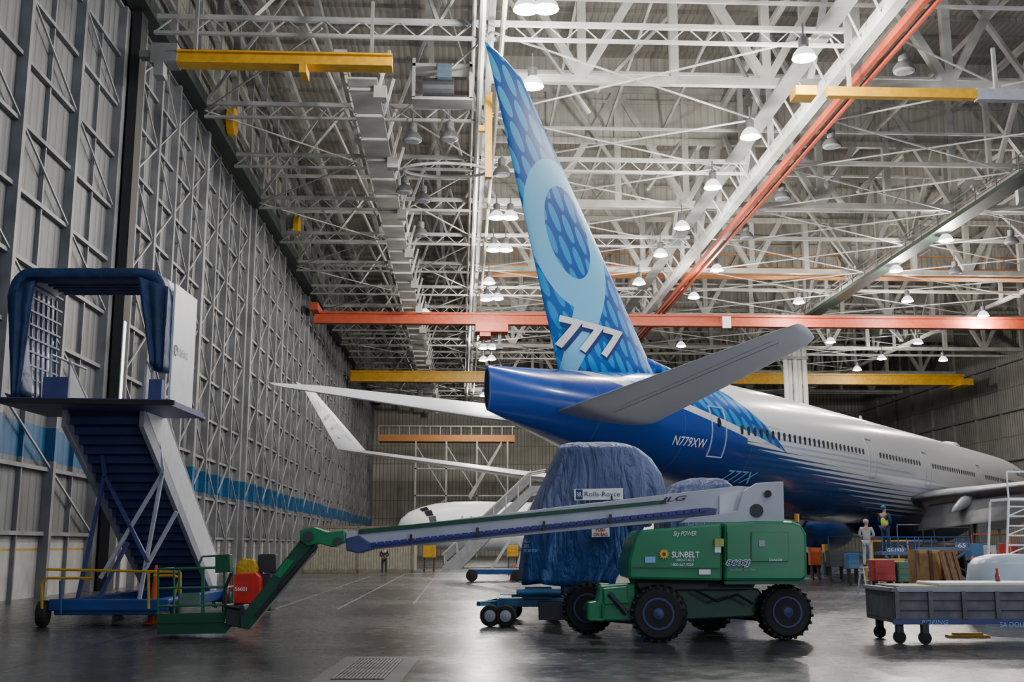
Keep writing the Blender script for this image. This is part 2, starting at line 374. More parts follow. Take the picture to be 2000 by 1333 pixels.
part('end_bracket',MB().bb((-13.3,45.4,21.9),(-12.2,46.2,22.8)).bb((-13.1,45.3,21.3),(-12.7,45.9,21.9)).bb((-13.8,45.5,22.2),(-13.3,46,22.5)),STEELD,t)
for x in (-11.5,-4): part('suspension_post',MB().bar((x,45.7,22.4),(x,45.7,25),.14),STEELD,t)
t=thing('monorail_beam','yellow and grey crane beam at upper right beside the orange rail','crane',(17,49,22.3),world=True)
part('beam',MB().bb((16.9,48.8,22.4),(24,49.2,22.85)),YEL,t); part('extension',MB().bb((24,48.8,22.35),(34,49.2,22.9)),GREY,t)
part('end_bracket',MB().bb((15.3,48.5,22.3),(16.3,49.5,22.75)),YEL,t)
for x in (18,25,33): part('suspension_post',MB().bar((x,49,22.85),(x,49,25),.16),STEEL,t)
t=thing('hoist_bracket','yellow upright hoist bracket hung from the central truss left of the tail fin','hoist',W(957,290,22),world=True)
w=BASE[t.name]; part('post',MB().bb((w.x-.25,w.y-.2,w.z-1.6),(w.x+.1,w.y+.2,w.z+3)),YEL,t); part('arm',MB().bb((w.x-.6,w.y-.15,w.z+.9),(w.x-.2,w.y+.15,w.z+1.2)),YEL,t)
for px,py,l in ((432,238,'Nearer'),(550,442,'Farther')):
    p=c2w(P(px,py,62 if px<500 else 88)); p.x=X0+.75
    t=thing('cable_reel',l+' round yellow cable reel on the wall below the dark door rail','reel',p,'cable reels on the door wall',world=True)
    part('drum',MB().cyl(p+V((0,0,0)),p+V((.4,0,0)),.8,None,20),YEL,t); part('bracket',MB().bb(p+V((-.9,-.15,-.15)),p+V((0,.15,.9))),STEELD,t)
p=c2w(P(1552,700,112)); t=thing('pipe_column','white column of bundled vertical ducts rising behind the fuselage','column',(p.x,p.y,0),world=True)
for k in range(5): part('pipe',MB().cyl((p.x-.95+k*.48,p.y+(k%2)*.3,0),(p.x-.95+k*.48,p.y+(k%2)*.3,25),.25,None,12),STEELB,t,smooth=True)
part('clamp',MB().bb((p.x-1.25,p.y-.35,20.2),(p.x+1.25,p.y+.6,20.5)),STEELD,t); part('clamp',MB().bb((p.x-1.25,p.y-.35,14.2),(p.x+1.25,p.y+.6,14.5)),STEELD,t)
for i,(x,y) in enumerate(((52,170),(66.5,100))):
    single('roof_column',MB().bb((x-.35,y-.35,0),(x+.35,y+.35,25.2)),STEEL,('steel roof column farthest back on the right','steel roof column against the right wall')[i],'column',(x,y,0),'steel roof columns',world=True)
# back wall gallery
t=thing('gallery','orange edged gallery platform on the far wall above the parked white aircraft','gallery',(-6,170,0),world=True)
part('deck',MB().bb((-12.5,170,17.2),(8,173,18.2)),BROWN,t)
mb=MB().bar((-12.5,170,19.5),(8,170,19.5),.12)
for k in range(14): mb.bar((-12.5+k*1.55,170,18.2),(-12.5+k*1.55,170,19.5),.1)
part('handrail',mb,STEEL,t)
for k in range(4): part('post',MB().bb((-7+k*4.6,170,0),(-6.75+k*4.6,170.4,17.2)),STEEL,t)
for k in range(3): part('brace',MB().bar((-6.8+k*4.6,170.2,16.5),(-2.3+k*4.6,170.2,9.4),.16),STEEL,t); part('brace',MB().bar((-2.3+k*4.6,170.2,8.5),(-6.8+k*4.6,170.2,5.4),.16),STEEL,t)
for z in (5,9,13): part('landing',MB().bb((-7,170,z),(7.2,170.3,z+.2)),STEEL,t)
part('stair_flight',MB().slab([(1,169,9),(6,169,17.2),(6,169,16.6),(1.4,169,8.4)],(0,1,0)),STEEL,t)
# ---------- lamps ----------
GLOW=mat('lamp_glow',(1,.97,.9),.5,0,0,1,0,80)
LH=mat('lamp_housing',(.2,.2,.2),.4,.5)
def lamp(p,lit,label,group):
    t=thing('high_bay_lamp',label,'ceiling lamp',p,group,world=True); p=V(p)
    part('housing',MB().lathe(p,(0,0,1),[(.18,.14),(.25,.2),(.55,.2),(.62,.12)],14).cyl(p+V((0,0,.6)),p+V((0,0,1.2)),.04,None,6),LH,t,smooth=False)
    part('reflector',MB().loft([[p+V((math.cos(2*PI*k/20)*R,math.sin(2*PI*k/20)*R,z)) for k in range(20)] for z,R in ((-.25,.46),(-.1,.42),(.1,.28),(.2,.14))],cap=False),mat('lamp_reflector',(.8,.8,.82),.3,0,.1,3,0,2) if lit else LH,t,smooth=True)
    part('lens',MB().lathe(p,(0,0,1),[(-.3,.3),(-.26,.42),(-.2,.43)],20),GLOW if lit else GREY,t)
    return t
proto={}
PW=.72
def put(px,py,z,lit,label,group,power=0,s=1.15):
    w=W(px,py,z)
    if lit not in proto: proto[lit]=o=lamp(w,lit,label,group)
    else:
        o=dup(proto[lit],w,label)
        if group: o['group']=group
        elif 'group' in o: del o['group']
    o.scale=(s,s,s)
    if power:
        l=bpy.data.lights.new('lamp_light','POINT'); l.energy=power*PW; l.color=(1,.955,.88); l.shadow_soft_size=.35
        q=bpy.data.objects.new('lamp_light',l); q.location=w+V((0,0,-.85)); C.objects.link(q)
for k,(x,y,pw) in enumerate([(1028,6,9000),(1066,5,0),(1040,158,5000),(970,418,4000),(997,418,0),(964,482,4000),(988,482,0),(955,547,0),(950,580,5000),(972,578,0),(944,676,6000),(962,676,0),(944,700,0),(960,698,0),(946,655,0),(944,770,7000)]):
    put(x,y,23.4,True,'lit white lamp hanging in the row along the central roof truss','lit lamps along the central truss',pw)
for k,(x,y,pw) in enumerate([(1570,102,7000),(1465,258,6000),(1392,358,5000),(1332,438,5000),(1290,492,0),(1248,548,5000)]):
    put(x,y,23.2,True,'%s lit white lamp from the camera in the row beside the orange crane rail'%ords[k].capitalize(),'lit lamps beside the orange rail',pw)
for x,y,pw in [(1400,522,4000),(1355,576,0),(1847,463,6000),(1750,523,5000),(1772,583,4000),(1920,612,6000),(1793,666,0),(1722,697,6000),(1674,719,0),(1452,676,0),(1622,664,0),(1560,586,4000),(1842,700,0),(1330,672,0)]:
    put(x,y,24.0 if y<600 else 23.3,True,'lit white lamp hanging among the trusses on the right','lit lamps on the right',pw)
put(830,608,23.3,True,'lit lamp hanging above the orange crane girder near the door wall',None,4000)
for x,y in [(1765,128),(1624,277),(1528,380),(1458,458),(1865,527),(1975,467)]:
    put(x,y,23.6,False,'unlit grey lamp hanging under the right roof trusses','unlit lamps on the right')
for x,y in [(790,367),(826,384),(822,452),(806,265),(878,262),(980,332)]:
    put(x,y,23.2,False,'unlit grey lamp hanging under the left ceiling walkway','unlit lamps on the left')

# ================= MAIN AIRCRAFT =================
PX=c2w((-.84,38.0,0)); AC=bpy.data.objects.new('airliner',None); C.objects.link(AC)
AC.location=PX; AC.rotation_euler.z=math.radians(90-35-2.56); BASE[AC.name]=V((0,0,0))
tag(AC,'large blue and white twin-engine airliner seen from behind with spotted blue tail fin','airliner')
def cr(tab,s):
    i=0
    while i<len(tab)-2 and s>tab[i+1][0]: i+=1
    a,b=tab[i],tab[i+1]; t=(s-a[0])/(b[0]-a[0])
    p=tab[i-1] if i>0 else a; n=tab[i+2] if i+2<len(tab) else b
    out=[]
    for j in range(1,len(a)):
        m0=(b[j]-p[j])/(b[0]-p[0]); m1=(n[j]-a[j])/(n[0]-a[0]); h=b[0]-a[0]
        out.append((2*t**3-3*t*t+1)*a[j]+(t**3-2*t*t+t)*h*m0+(-2*t**3+3*t*t)*b[j]+(t**3-t*t)*h*m1)
    return out
FT=[(0,7.85,6.3,.14),(3,8.12,5.75,.85),(6,8.42,5.2,1.45),(10,8.85,4.6,2.1),(15,9.2,3.95,2.7),(20,9.35,3.5,3.0),(26,9.4,3.15,3.14),(32,9.4,3.1,3.15),(70,9.4,3.1,3.15),(75,9.3,3.1,3.05),(79,8.95,3.3,2.65),(82.5,8.1,3.8,1.9),(84.8,7.0,4.5,1.0),(85.5,6.1,5.4,.3)]
def fus(s): return cr(FT,s)
def side(s,z,off=.02):
    t,bt,w=fus(s); zc=(t+bt)/2; hh=(t-bt)/2; k=max(-.98,min(.98,(z-zc)/hh))
    return V((s,-(w*math.sqrt(1-k*k)+off),z))
def ovals(nt,x,z):
    u=((x+z*.62)*(1/.72)).fr()-.5; w=((z+x*.30)*(1/.92)).fr()-.5
    return (((u*(1/.34))*(u*(1/.34)))+((w*(1/.43))*(w*(1/.43)))).lt(1.0)
def ell(x,z,cx,cz,rx,rz):
    a=(x-cx)*(1/rx); c=(z-cz)*(1/rz); return (a*a+c*c).lt(1.0)
m,nt,b=newmat('fin_livery'); x,y,z=xyz(nt); FINM=m
ledist=((12.0-(z-9.1)*1.0)-x)
base=mixc(nt,((ledist-.5)*.22).clamp(),(.001,.06,.32),(.001,.11,.43))
base=mixc(nt,((z-14)*.16).clamp(),base,(.001,.13,.46))
light=mixc(nt,((z-13)*.15).clamp(),(.015,.30,.70),(.09,.52,.86))
c=mixc(nt,ovals(nt,x,z),base,light)
xs_=x+(z-13.5)*.30
ring=ell(xs_,z,4.75,13.5,2.5,2.75)
inn=ell(xs_,z,4.85,13.6,1.45,1.7)
so=7.55-(12.2-z).mx(0.0).op('POWER',1.5)*.27
si=5.55-(11.8-z)*.30
tl=(so-x).gt(0)*(x-si).gt(0)*z.lt(13.5)
nine=(ring.mx(tl)*(1.0-inn)).clamp()
c=mixc(nt,nine,c,(.20,.60,.90))
nt.links.new(c.k,b.inputs['Base Color']); b.inputs['Roughness'].default_value=.45; b.inputs['Specular IOR Level'].default_value=.3
m,nt,b=newmat('fuselage_livery'); x,y,z=xyz(nt); FUSM=m
white=(.83,.82,.85)
bd=6.45-(x-13)*.05
thick=((x-13)*.085).mx(.01)+.02
depth=((bd-z)/thick).clamp()
st=(z*(1/.26)).fr().lt(depth*1.1)
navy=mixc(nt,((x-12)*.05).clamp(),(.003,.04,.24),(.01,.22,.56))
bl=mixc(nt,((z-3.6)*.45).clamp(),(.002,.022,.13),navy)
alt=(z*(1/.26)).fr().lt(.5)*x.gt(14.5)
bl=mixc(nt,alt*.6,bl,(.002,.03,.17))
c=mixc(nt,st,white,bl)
up=(z*(1/.26)).fr().lt(.4)*(z-bd).lt(.9)*z.gt(bd)*x.gt(17)*x.lt(60)
c=mixc(nt,up,c,(.48,.57,.72))
zl=8.75-(x-2)*.175
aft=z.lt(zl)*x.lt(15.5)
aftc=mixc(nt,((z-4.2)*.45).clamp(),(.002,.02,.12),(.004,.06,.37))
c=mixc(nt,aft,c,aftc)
c=mixc(nt,x.lt(3.4),c,mixc(nt,((z-6.4)*1.0).clamp(),(.003,.045,.28),(.006,.095,.52)))
mid=z.gt(zl+.32)*(x-(13.0+(9.4-z)*1.9)).lt(0)*x.gt(3.8)
c=mixc(nt,mid,c,mixc(nt,ovals(nt,x,z),(.001,.08,.38),(.015,.30,.70)))
seam=((x*(1/5.3)).fr()).lt(.004); c=mixc(nt,seam*.4,c,(.25,.27,.3))
nt.links.new(c.k,b.inputs['Base Color']); b.inputs['Roughness'].default_value=.25; b.inputs['Coat Weight'].default_value=.4; b.inputs['Coat Roughness'].default_value=.08
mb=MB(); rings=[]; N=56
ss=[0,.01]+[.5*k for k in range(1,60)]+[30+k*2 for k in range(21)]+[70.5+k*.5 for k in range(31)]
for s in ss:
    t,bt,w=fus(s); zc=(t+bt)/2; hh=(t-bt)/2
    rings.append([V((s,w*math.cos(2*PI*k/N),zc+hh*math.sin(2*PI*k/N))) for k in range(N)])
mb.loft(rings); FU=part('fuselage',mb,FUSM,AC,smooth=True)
AWHITE=mat('aircraft_white',(.80,.81,.84),.35,0,.06,.5); AGREY=mat('aircraft_grey',(.76,.78,.82),.4,0,.06,.5)
part('exhaust_cap',MB().loft([[V((-.03,.09*math.cos(2*PI*k/20),7.07+.66*math.sin(2*PI*k/20))) for k in range(20)],[V((.1,.12*math.cos(2*PI*k/20),7.07+.72*math.sin(2*PI*k/20))) for k in range(20)]]),mat('exhaust_navy',(.01,.02,.08),.5),AC)
def foil(le,te,th,nrm,n=24):
    le=V(le);te=V(te);nrm=V(nrm); r=[]
    for k in range(n):
        a=2*PI*k/n; u=(1-math.cos(a))/2; t=.5*th*math.sin(a)*(1.25-.6*u)*(abs(math.sin(a))**.15 if math.sin(a) else 1)
        r.append(le+(te-le)*u+nrm*t)
    return r
FZ=[(8.2,13.2,4.5,.95),(9.1,12.0,4.15,.85),(12,9.1,2.95,.72),(15,6.1,1.7,.55),(18,3.05,.45,.35),(18.95,2.1,.05,.28),(19.3,1.1,-.1,.2),(19.55,.1,-.25,.08)]
part('tail_fin',MB().loft([foil((le,0,zz),(te,0,zz),th,(0,1,0),32) for zz,le,te,th in FZ]),FINM,AC,smooth=True)
def finmap(off):
    def f(s,z):
        for a,b2 in zip(FZ,FZ[1:]):
            if a[0]<=z<=b2[0]:
                t=(z-a[0])/(b2[0]-a[0]); le,te,th=[a[i]+(b2[i]-a[i])*t for i in (1,2,3)]
        u=max(.01,min(.99,(le-s)/(le-te))); sn=math.sqrt(1-(1-2*u)**2)
        return V((s,-(.5*th*sn*(1.25-.6*u)*sn**.15+off),z))
    return f
letters('777',(4.25,8.8,8.98,10.2),finmap(.03),TNAVY,AC,shear=.15,bold=.05,maxlen=.4)
letters('777',(4.1,8.65,9.08,10.3),finmap(.06),TWHITE,AC,shear=.15,bold=.03,maxlen=.4)
part('dorsal_fairing',MB().loft([foil((17,0,9.25),(9,0,9.0),.1,(0,1,0)),foil((15,0,9.35),(9,0,9.3),.5,(0,1,0)),foil((12.0,0,9.6),(9,0,9.6),.4,(0,1,0))]),FUSM,AC,smooth=True)
for sg in (-1,1):
    k=1.0 if sg>0 else .955; dz=0 if sg<0 else .1; q=0 if sg<0 else .32
    st=part('horizontal_tail',MB().loft([foil((9.8,sg*.6,6.45+q),(3.2,sg*.6,6.5-q),.7,(0,0,1)),foil((8.6,sg*2.2,6.7+q),(2.75,sg*2.2,6.75-q),.58,(0,0,1)),foil((3.2,sg*10.6*k,8.0+dz+q*.5),(.65,sg*10.6*k,8.05+dz-q*.4),.24,(0,0,1)),foil((2.5,sg*11.1*k,8.06+dz+q*.4),(.6,sg*11.1*k,8.14+dz-q*.3),.16,(0,0,1)),foil((1.3,sg*11.35*k,8.15+dz),(.5,sg*11.35*k,8.16+dz),.05,(0,0,1))]),AWHITE if sg>0 else AGREY,AC,smooth=True)
    if sg<0: part('elevator_seam',MB().bar((4.4,-2.4,6.48),(1.4,-9.9,7.82),.02),TGREY,st)
# wings
for sg in (1,-1):
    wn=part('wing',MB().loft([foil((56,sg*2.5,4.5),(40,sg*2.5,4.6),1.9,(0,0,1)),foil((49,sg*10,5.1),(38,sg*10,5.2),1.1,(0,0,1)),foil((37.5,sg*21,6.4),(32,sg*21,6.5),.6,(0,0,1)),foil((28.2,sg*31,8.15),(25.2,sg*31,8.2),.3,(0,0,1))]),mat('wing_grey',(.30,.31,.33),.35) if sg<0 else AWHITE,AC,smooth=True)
    part('wing_tip',MB().loft([foil((28.2,sg*31.1,8.2),(25.2,sg*31.1,8.2),.26,(0,1,0)),foil((25.6,sg*31.3,10.2),(23.6,sg*31.3,10.3),.2,(0,1,0)),foil((23.4,sg*31.5,11.9),(22.3,sg*31.5,12.0),.1,(0,1,0)),foil((21.9,sg*31.55,12.4),(21.6,sg*31.55,12.42),.04,(0,1,0))]),AWHITE,AC,smooth=True)
    part('flap',MB().loft([foil((40.8,sg*3.6,4.2),(37.6,sg*3.6,2.6),.4,(0,0,1)),foil((38.8,sg*10,4.8),(35.8,sg*10,3.3),.3,(0,0,1))]),mat('flap_dark',(.10,.10,.11),.5),wn,smooth=True)
    for yy in (6,12,18):
        xx=39.5-max(0,yy-10)*.55; zz=4.3+yy*.09
        part('flap_fairing',MB().lathe((xx+2.5,sg*yy,zz),(-1,0,-.2),[(0,.05),(1,.3),(3,.36),(5,.2),(6,.03)],12),mat('fairing_grey',(.32,.33,.35),.4),wn,smooth=True)
    gy=sg*5.5; gx=42.5
    g=part('main_landing_gear',MB().cyl((gx,gy,.7),(gx,gy,4.6),.18,None,12).bar((gx-1.5,gy,.68),(gx+1.5,gy,.68),.25).bar((gx+1.8,gy,4),(gx,gy,1.6),.12),GREY,AC)
    part('gear_door',MB().slab([(gx-1.2,gy+sg*.6,4.6),(gx+1.2,gy+sg*.6,4.6),(gx+.9,gy+sg*.7,2.0),(gx-.9,gy+sg*.7,2.0)],(0,.06,0)),AWHITE,g)
    for k in (-1.45,0,1.45):
        for q in (-.55,.55):
            part('wheel',MB().lathe((gx+k,gy+q-.22,.67),(0,1,0),[(0,.3),(.02,.58),(.1,.66),(.34,.66),(.42,.58),(.44,.3)],20),BLACK,g)
    part('engine_nacelle',MB().lathe((62.5,sg*10,3.3),(-1,0,0),[(0,1.5),(.15,1.75),(1.5,1.95),(4,1.9),(6,1.5),(6.1,.9),(7.5,.4),(8.2,.1)],28),mat('nacelle_blue',(.006,.03,.15),.35),AC,smooth=True)
    part('engine_pylon',MB().slab([(61,sg*10-.2,5.1),(50,sg*10-.2,5.4),(54.5,sg*10-.2,4.4),(60,sg*10-.2,4.9)],(0,.4,0)),AWHITE,AC)
part('belly_fairing',MB().lathe((36,0,3.9),(1,0,0),[(0,.2),(3,1.5),(8,1.95),(20,1.95),(26,1.2),(29,.2)],24),mat('belly_navy',(.004,.025,.12),.35),AC,smooth=True)
g=part('nose_landing_gear',MB().cyl((76,0,.5),(76,0,3.4),.14,None,10),GREY,AC)
for q in (-.3,.3): part('wheel',MB().lathe((76,q-.15,.5),(0,1,0),[(0,.2),(.02,.45),(.28,.45),(.3,.2)],18),BLACK,g)
part('antenna_dome',MB().lathe((60,0,9.35),(0,0,1),[(0,1.0),(.2,.8),(.32,.3),(.35,.05)],20),AWHITE,AC,smooth=True)
part('antenna_blade',MB().slab([(40,-.03,9.35),(39.4,-.03,9.35),(39.5,-.03,9.8),(39.75,-.03,9.8)],(0,.06,0)),AWHITE,AC)
def tipmap(u,v):
    zz=8.9+u*2.5; t=(zz-8.2)/4.2; le=28.2-6.3*t; ch=3.0-2.6*t
    return V((le-ch*(.22+.5*(1-v)),30.98+.38*t-.10,zz))
letters('777X',(0,1,0,1),tipmap,TGREY,AC)
DG=mat('window_glass',(.015,.017,.025),.15,0,0)
pw=None; doors=[13.1,31.5,42.5,56.5,77.5]
s=15.0; cnt=0
while s<76 and cnt<98:
    if all(abs(s-d)>1.3 for d in doors[1:]):
        tt,bt,w=fus(s); yy=-(math.sqrt(1-((6.72-(tt+bt)/2)/((tt-bt)/2))**2)*w)-.015
        if pw is None:
            mbw=MB(); rr=[V((.13*math.copysign(abs(math.cos(2*PI*k/16))**.7,math.cos(2*PI*k/16)),0,.2*math.copysign(abs(math.sin(2*PI*k/16))**.7,math.sin(2*PI*k/16)))) for k in range(16)]
            mbw.loft([rr,[q+V((0,.03,0)) for q in rr]]); pw=mkobj('window',mbw,DG,AC); o=pw
        else:
            o=pw.copy(); C.objects.link(o); o.parent=AC
        o.location=(s,yy,6.72); cnt+=1
    s+=.60
OUT=mat('door_outline',(.55,.62,.75),.4,0,0)
def outline(s0,s1,z0,z1,w,m,name='door_frame'):
    mb=MB()
    def strip(pts):
        for a,b2 in zip(pts,pts[1:]):
            A=side(*a,.012);B=side(*b2,.012); mb.bar(A,B,.05,w)
    zz=[z0+(z1-z0)*k/8 for k in range(9)]
    strip([(s0,q) for q in zz]); strip([(s1,q) for q in zz]); strip([(s0,z0),(s1,z0)]); strip([(s0,z1),(s1,z1)])
    return part(name,mb,m,AC)
for d in doors: outline(d-.55,d+.55,5.45,7.55,.05 if d<20 else .05,OUT if d<20 else TGREY)
part('door_window',MB().loft([[side(13.1+.12*math.cos(2*PI*k/12),6.9+.2*math.sin(2*PI*k/12),.02) for k in range(12)],[side(13.1+.12*math.cos(2*PI*k/12),6.9+.2*math.sin(2*PI*k/12),.05) for k in range(12)]]),DG,AC)
letters('N779XW',(9.9,12.2,5.75,6.12),lambda s,z:side(s,z,.04),TWHITE,AC,shear=.1,maxlen=.3,bold=.01)
letters('777X',(14.6,17.2,4.5,5.0),lambda s,z:side(s,z,.04),TBLUE,AC,shear=.3,maxlen=.3)
letters('BOEING',(70.5,76,7.5,8.1),lambda s,z:side(s,z,.04),TNAVY,AC,shear=.2,maxlen=.5)

# ================= PARKED AIRCRAFT BEHIND =================
n0=P(778,1004,95); n0.z=3.4
A2=bpy.data.objects.new('airliner',None); C.objects.link(A2); A2.location=c2w((n0.x,n0.y,0)); A2.rotation_euler.z=math.radians(22); BASE[A2.name]=V((0,0,0))
tag(A2,'smaller white airliner parked far behind, only its nose showing beyond the steps','airliner')
part('fuselage',MB().lathe((0,0,3.4),(1,0,0),[(0,.05),(.3,.6),(1,1.15),(2,1.55),(3.2,1.85),(5,2.05),(7,2.1),(30,2.1),(36,1.3),(40,.4)],36),AWHITE,A2,smooth=True)
def r2(x): return 1.15+(x-1)*.4 if x<2 else 1.55+(x-2)*.25
for k in range(3):
    xa=1.7+k*.22; a0=.35+k*.38; a1=a0+.34
    pt=lambda x,a: V((x,-math.sin(a)*(r2(x)+.03),3.4+math.cos(a)*(r2(x)+.03)))
    part('cockpit_window',MB().slab([pt(xa,a0),pt(xa+.6,a0),pt(xa+.65,a1),pt(xa+.1,a1)],(-.02,-.03,.02)),DG,A2)
letters('BOEING',(7,12,3.5,4.3),lambda s,z:V((s,-2.13,z)),TNAVY,A2,bold=.02)
part('door_frame',MB().bb((4.9,-2.12,2.6),(4.97,-1.9,4.2)).bb((5.7,-2.13,2.6),(5.77,-1.9,4.2)),TGREY,A2)
g=part('nose_landing_gear',MB().cyl((4.5,0,.4),(4.5,0,1.6),.1,None,8),GREY,A2)
for q in (-.25,.15): part('wheel',MB().lathe((4.5,q,.36),(0,1,0),[(0,.2),(.02,.35),(.15,.35),(.17,.2)],14),BLACK,g)
for sg in (-1,1):
    g=part('main_landing_gear',MB().cyl((20,sg*2.8,.5),(20,sg*1.4,2.2),.14,None,8),GREY,A2)
    part('wheel',MB().lathe((20,sg*2.8-.2,.5),(0,1,0),[(0,.3),(.02,.5),(.38,.5),(.4,.3)],14),BLACK,g)
    part('wing',MB().loft([foil((17,sg*1.5,2.5),(23,sg*1.5,2.5),.7,(0,0,1)),foil((23,sg*12,3.3),(25,sg*12,3.3),.25,(0,0,1))]),AWHITE,A2,smooth=True)
part('tail_fin',MB().loft([foil((32,0,4.8),(38.5,0,4.8),.4,(0,1,0)),foil((38,0,11),(40.5,0,11),.2,(0,1,0))]),AWHITE,A2,smooth=True)

# ================= BOOM LIFT =================
BL=thing('boom_lift','green telescopic boom lift with long pale boom reaching left','boom lift',(4.0,23,0))
def wheel(parent,c,r,w,ax,rimm=None):
    c=V(c); ax=V(ax).normalized(); s0=c-ax*w/2
    up=V((0,0,1)); tg=up.cross(ax).normalized()
    mb=MB().lathe(s0,ax,[(0,r*.5),(w*.03,r*.55),(w*.02,r*.82),(w*.15,r*.95),(w*.5,r*.97),(w*.85,r*.95),(w*.98,r*.82),(w*.97,r*.55),(w,r*.5)],36)
    for k in range(22):
        a=2*PI*k/22
        for sd in (0,1):
            aa=a+sd*PI/22; dr=up*math.cos(aa)+tg*math.sin(aa); t2=tg*math.cos(aa)-up*math.sin(aa)
            q0=c+ax*(w*.5*(1 if sd else -1)); q1=c+t2*r*.1
            mb.bar(q0+dr*r*.94,q1+dr*r*.965,r*.1,r*.09)
    o=part('wheel',mb,BLACK,parent)
    part('rim',MB().lathe(s0,ax,[(-.01,r*.2),(.03,r*.22),(.04,r*.42),(-.005,r*.5),(-.005,r*.56),(w*.5,r*.56)],28).lathe(s0-ax*.06,ax,[(0,.02),(.02,r*.17),(.1,r*.2)],16),rimm or PURP,o)
    return o
for px,py,d,ax in ((1287,1207,21.9,(.16,1,0)),(1531,1201,22.5,(-.12,1,0)),(1149,1192,23.9,(.1,1,0)),(1385,1186,24.6,(0,1,0))):
    c=P(px,py,d); c.z=.53; wheel(BL,c,.53,.42,ax)
part('chassis',MB().ex([(1180,1150),(1480,1150),(1500,1175),(1480,1205),(1330,1212),(1190,1205)],22.6,1.2),DGREEN,BL,bevel=.03)
part('axle',MB().bar(P(1287,1207,22.2),P(1149,1196,23.8),.3),DGREEN,BL); part('axle',MB().bar(P(1525,1201,22.6),P(1385,1190,24.5),.3),DGREEN,BL)
part('outrigger_box',MB().ex([(1148,1178),(1165,1175),(1172,1145),(1240,1140),(1244,1215),(1148,1212)],22.0,.5),GREEN,BL,bevel=.03)
part('outrigger_cover',MB().ex([(1178,1150),(1225,1146),(1228,1180),(1180,1182)],21.93,.08),GREEN,BL,bevel=.02)
part('cylinder',MB().cyl(P(1190,1160,21.9),P(1225,1200,21.9),.05),DARK,BL)
part('step_rail',MB().tube([P(1150,1178,21.9),P(1150,1210,21.9),P(1178,1212,21.9),P(1178,1180,21.9)],.025),GREEN,BL)
part('turntable',MB().ex([(1240,1132),(1480,1132),(1470,1152),(1250,1152)],22.3,1.4),DARK,BL)
part('hydraulic_hose',MB().tube([P(1360,1155,22.3),P(1400,1175,22.2),P(1440,1162,22.2),P(1470,1180,22.3)],.025),BLACK,BL)
hd=part('engine_hood',MB().ex([(1228,1132),(1228,1095),(1240,1050),(1252,1036),(1410,1022),(1412,1100),(1411,1136)],21.7,1.9),GREEN,BL,bevel=.05)
cw=part('counterweight',MB().ex([(1414,1136),(1414,1022),(1470,1018),(1548,1019),(1566,1026),(1576,1044),(1577,1128),(1568,1136)],21.66,1.95),GREEN,BL,bevel=.06)
part('hood_panel',MB().ex([(1420,1040),(1540,1040),(1540,1098),(1420,1098)],21.62,.06),GREEN,cw,bevel=.01)
part('hood_seam',MB().ex([(1467,1040),(1469,1040),(1469,1098),(1467,1098)],21.6,.03),DGREEN,cw)
part('hood_seam',MB().ex([(1236,1108),(1408,1110),(1408,1112),(1236,1110)],21.67,.03),DGREEN,hd)
part('hood_latch',MB().ex([(1482,1056),(1494,1056),(1494,1068),(1482,1068)],21.6,.03),GREY,cw)
part('deck_board',MB().ex([(1414,1136),(1577,1132),(1572,1142),(1416,1142)],21.7,1.7),DGREEN,cw)
part('vent',MB().ex([(1396,1053),(1414,1053),(1414,1068),(1396,1068)],21.63,.05),mat('lemon',(.45,.5,.1)),hd)
lpx('Sky POWER',(1315,1038,1360,1050),21.66,TWHITE,hd,shear=.3)
lpx('SUNBELT',(1312,1078,1366,1090),21.66,TWHITE,hd,bold=.02); lpx('RENTALS',(1322,1092,1356,1097),21.66,TWHITE,hd)
lpx('1-800-667-9328',(1310,1101,1354,1106),21.66,TWHITE,hd)
mb=MB(); c0=P(1297,1083,21.66)
pts=[]
for k in range(24):
    a=2*PI*k/24; r=.105 if k%2 else .065; pts.append(c0+V((r*math.cos(a),0,r*math.sin(a))))
mb.slab(pts,(0,.02,0)); part('sun_emblem',mb,TYEL,hd); part('emblem_center',MB().cyl(c0+V((0,-.01,0)),c0+V((0,.01,0)),.035,None,14),mat('dg2',(.1,.1,.02)),hd)
lpx('860SJ',(1417,1093,1467,1109),21.60,TWHITE,cw,shear=.25,bold=.08); lpx('860SJ',(1419,1094.5,1465,1107.5),21.58,TNAVY,cw,shear=.25,bold=.015)
lpx('DANGER',(1503,1092,1528,1097),21.58,TWHITE,cw); lpx('CAUTION  NO STEP',(1425,1112,1475,1116),21.6,TGREY,cw)
for r in ((1260,1088,1280,1100),(1396,1068,1408,1080),(1365,1113,1388,1123)):
    part('decal',MB().ex([(r[0],r[1]),(r[2],r[1]),(r[2],r[3]),(r[0],r[3])],21.66,.02),TBLUE if r[0]==1260 else TWHITE,hd)
part('beacon',MB().cyl(P(1556,1020,22.4),P(1556,1004,22.4),.05),mat('beacon',(.7,.3,.02)),cw)
BG=mat('boom_grey',(.52,.53,.60),.4,0,.2,1.2)
up=part('boom_pivot',MB().ex([(1330,1022),(1345,1012),(1400,1006),(1440,998),(1452,960),(1478,944),(1530,941),(1532,1020)],22.0,.12).ex([(1440,1020),(1452,960),(1478,944),(1530,941),(1532,1020)],22.75,.12),BG,BL,bevel=.01)
part('pivot_hole',MB().lathe(P(1478,998,21.97),(0,1,0),[(0,.13),(.05,.13)],16),DARK,up); part('pivot_pin',MB().cyl(P(1500,965,21.9),P(1500,965,23),.07),DARK,up)
bm_=part('main_boom',MB().ex([(676,1040),(676,1076),(712,1075),(1440,1008),(1478,975),(1470,952),(1440,950)],22.25,.42),BG,BL,bevel=.01)
part('green_stripe',MB().ex([(700,1035),(1300,977),(1302,984),(700,1044)],22.22,.48),DGREEN,bm_)
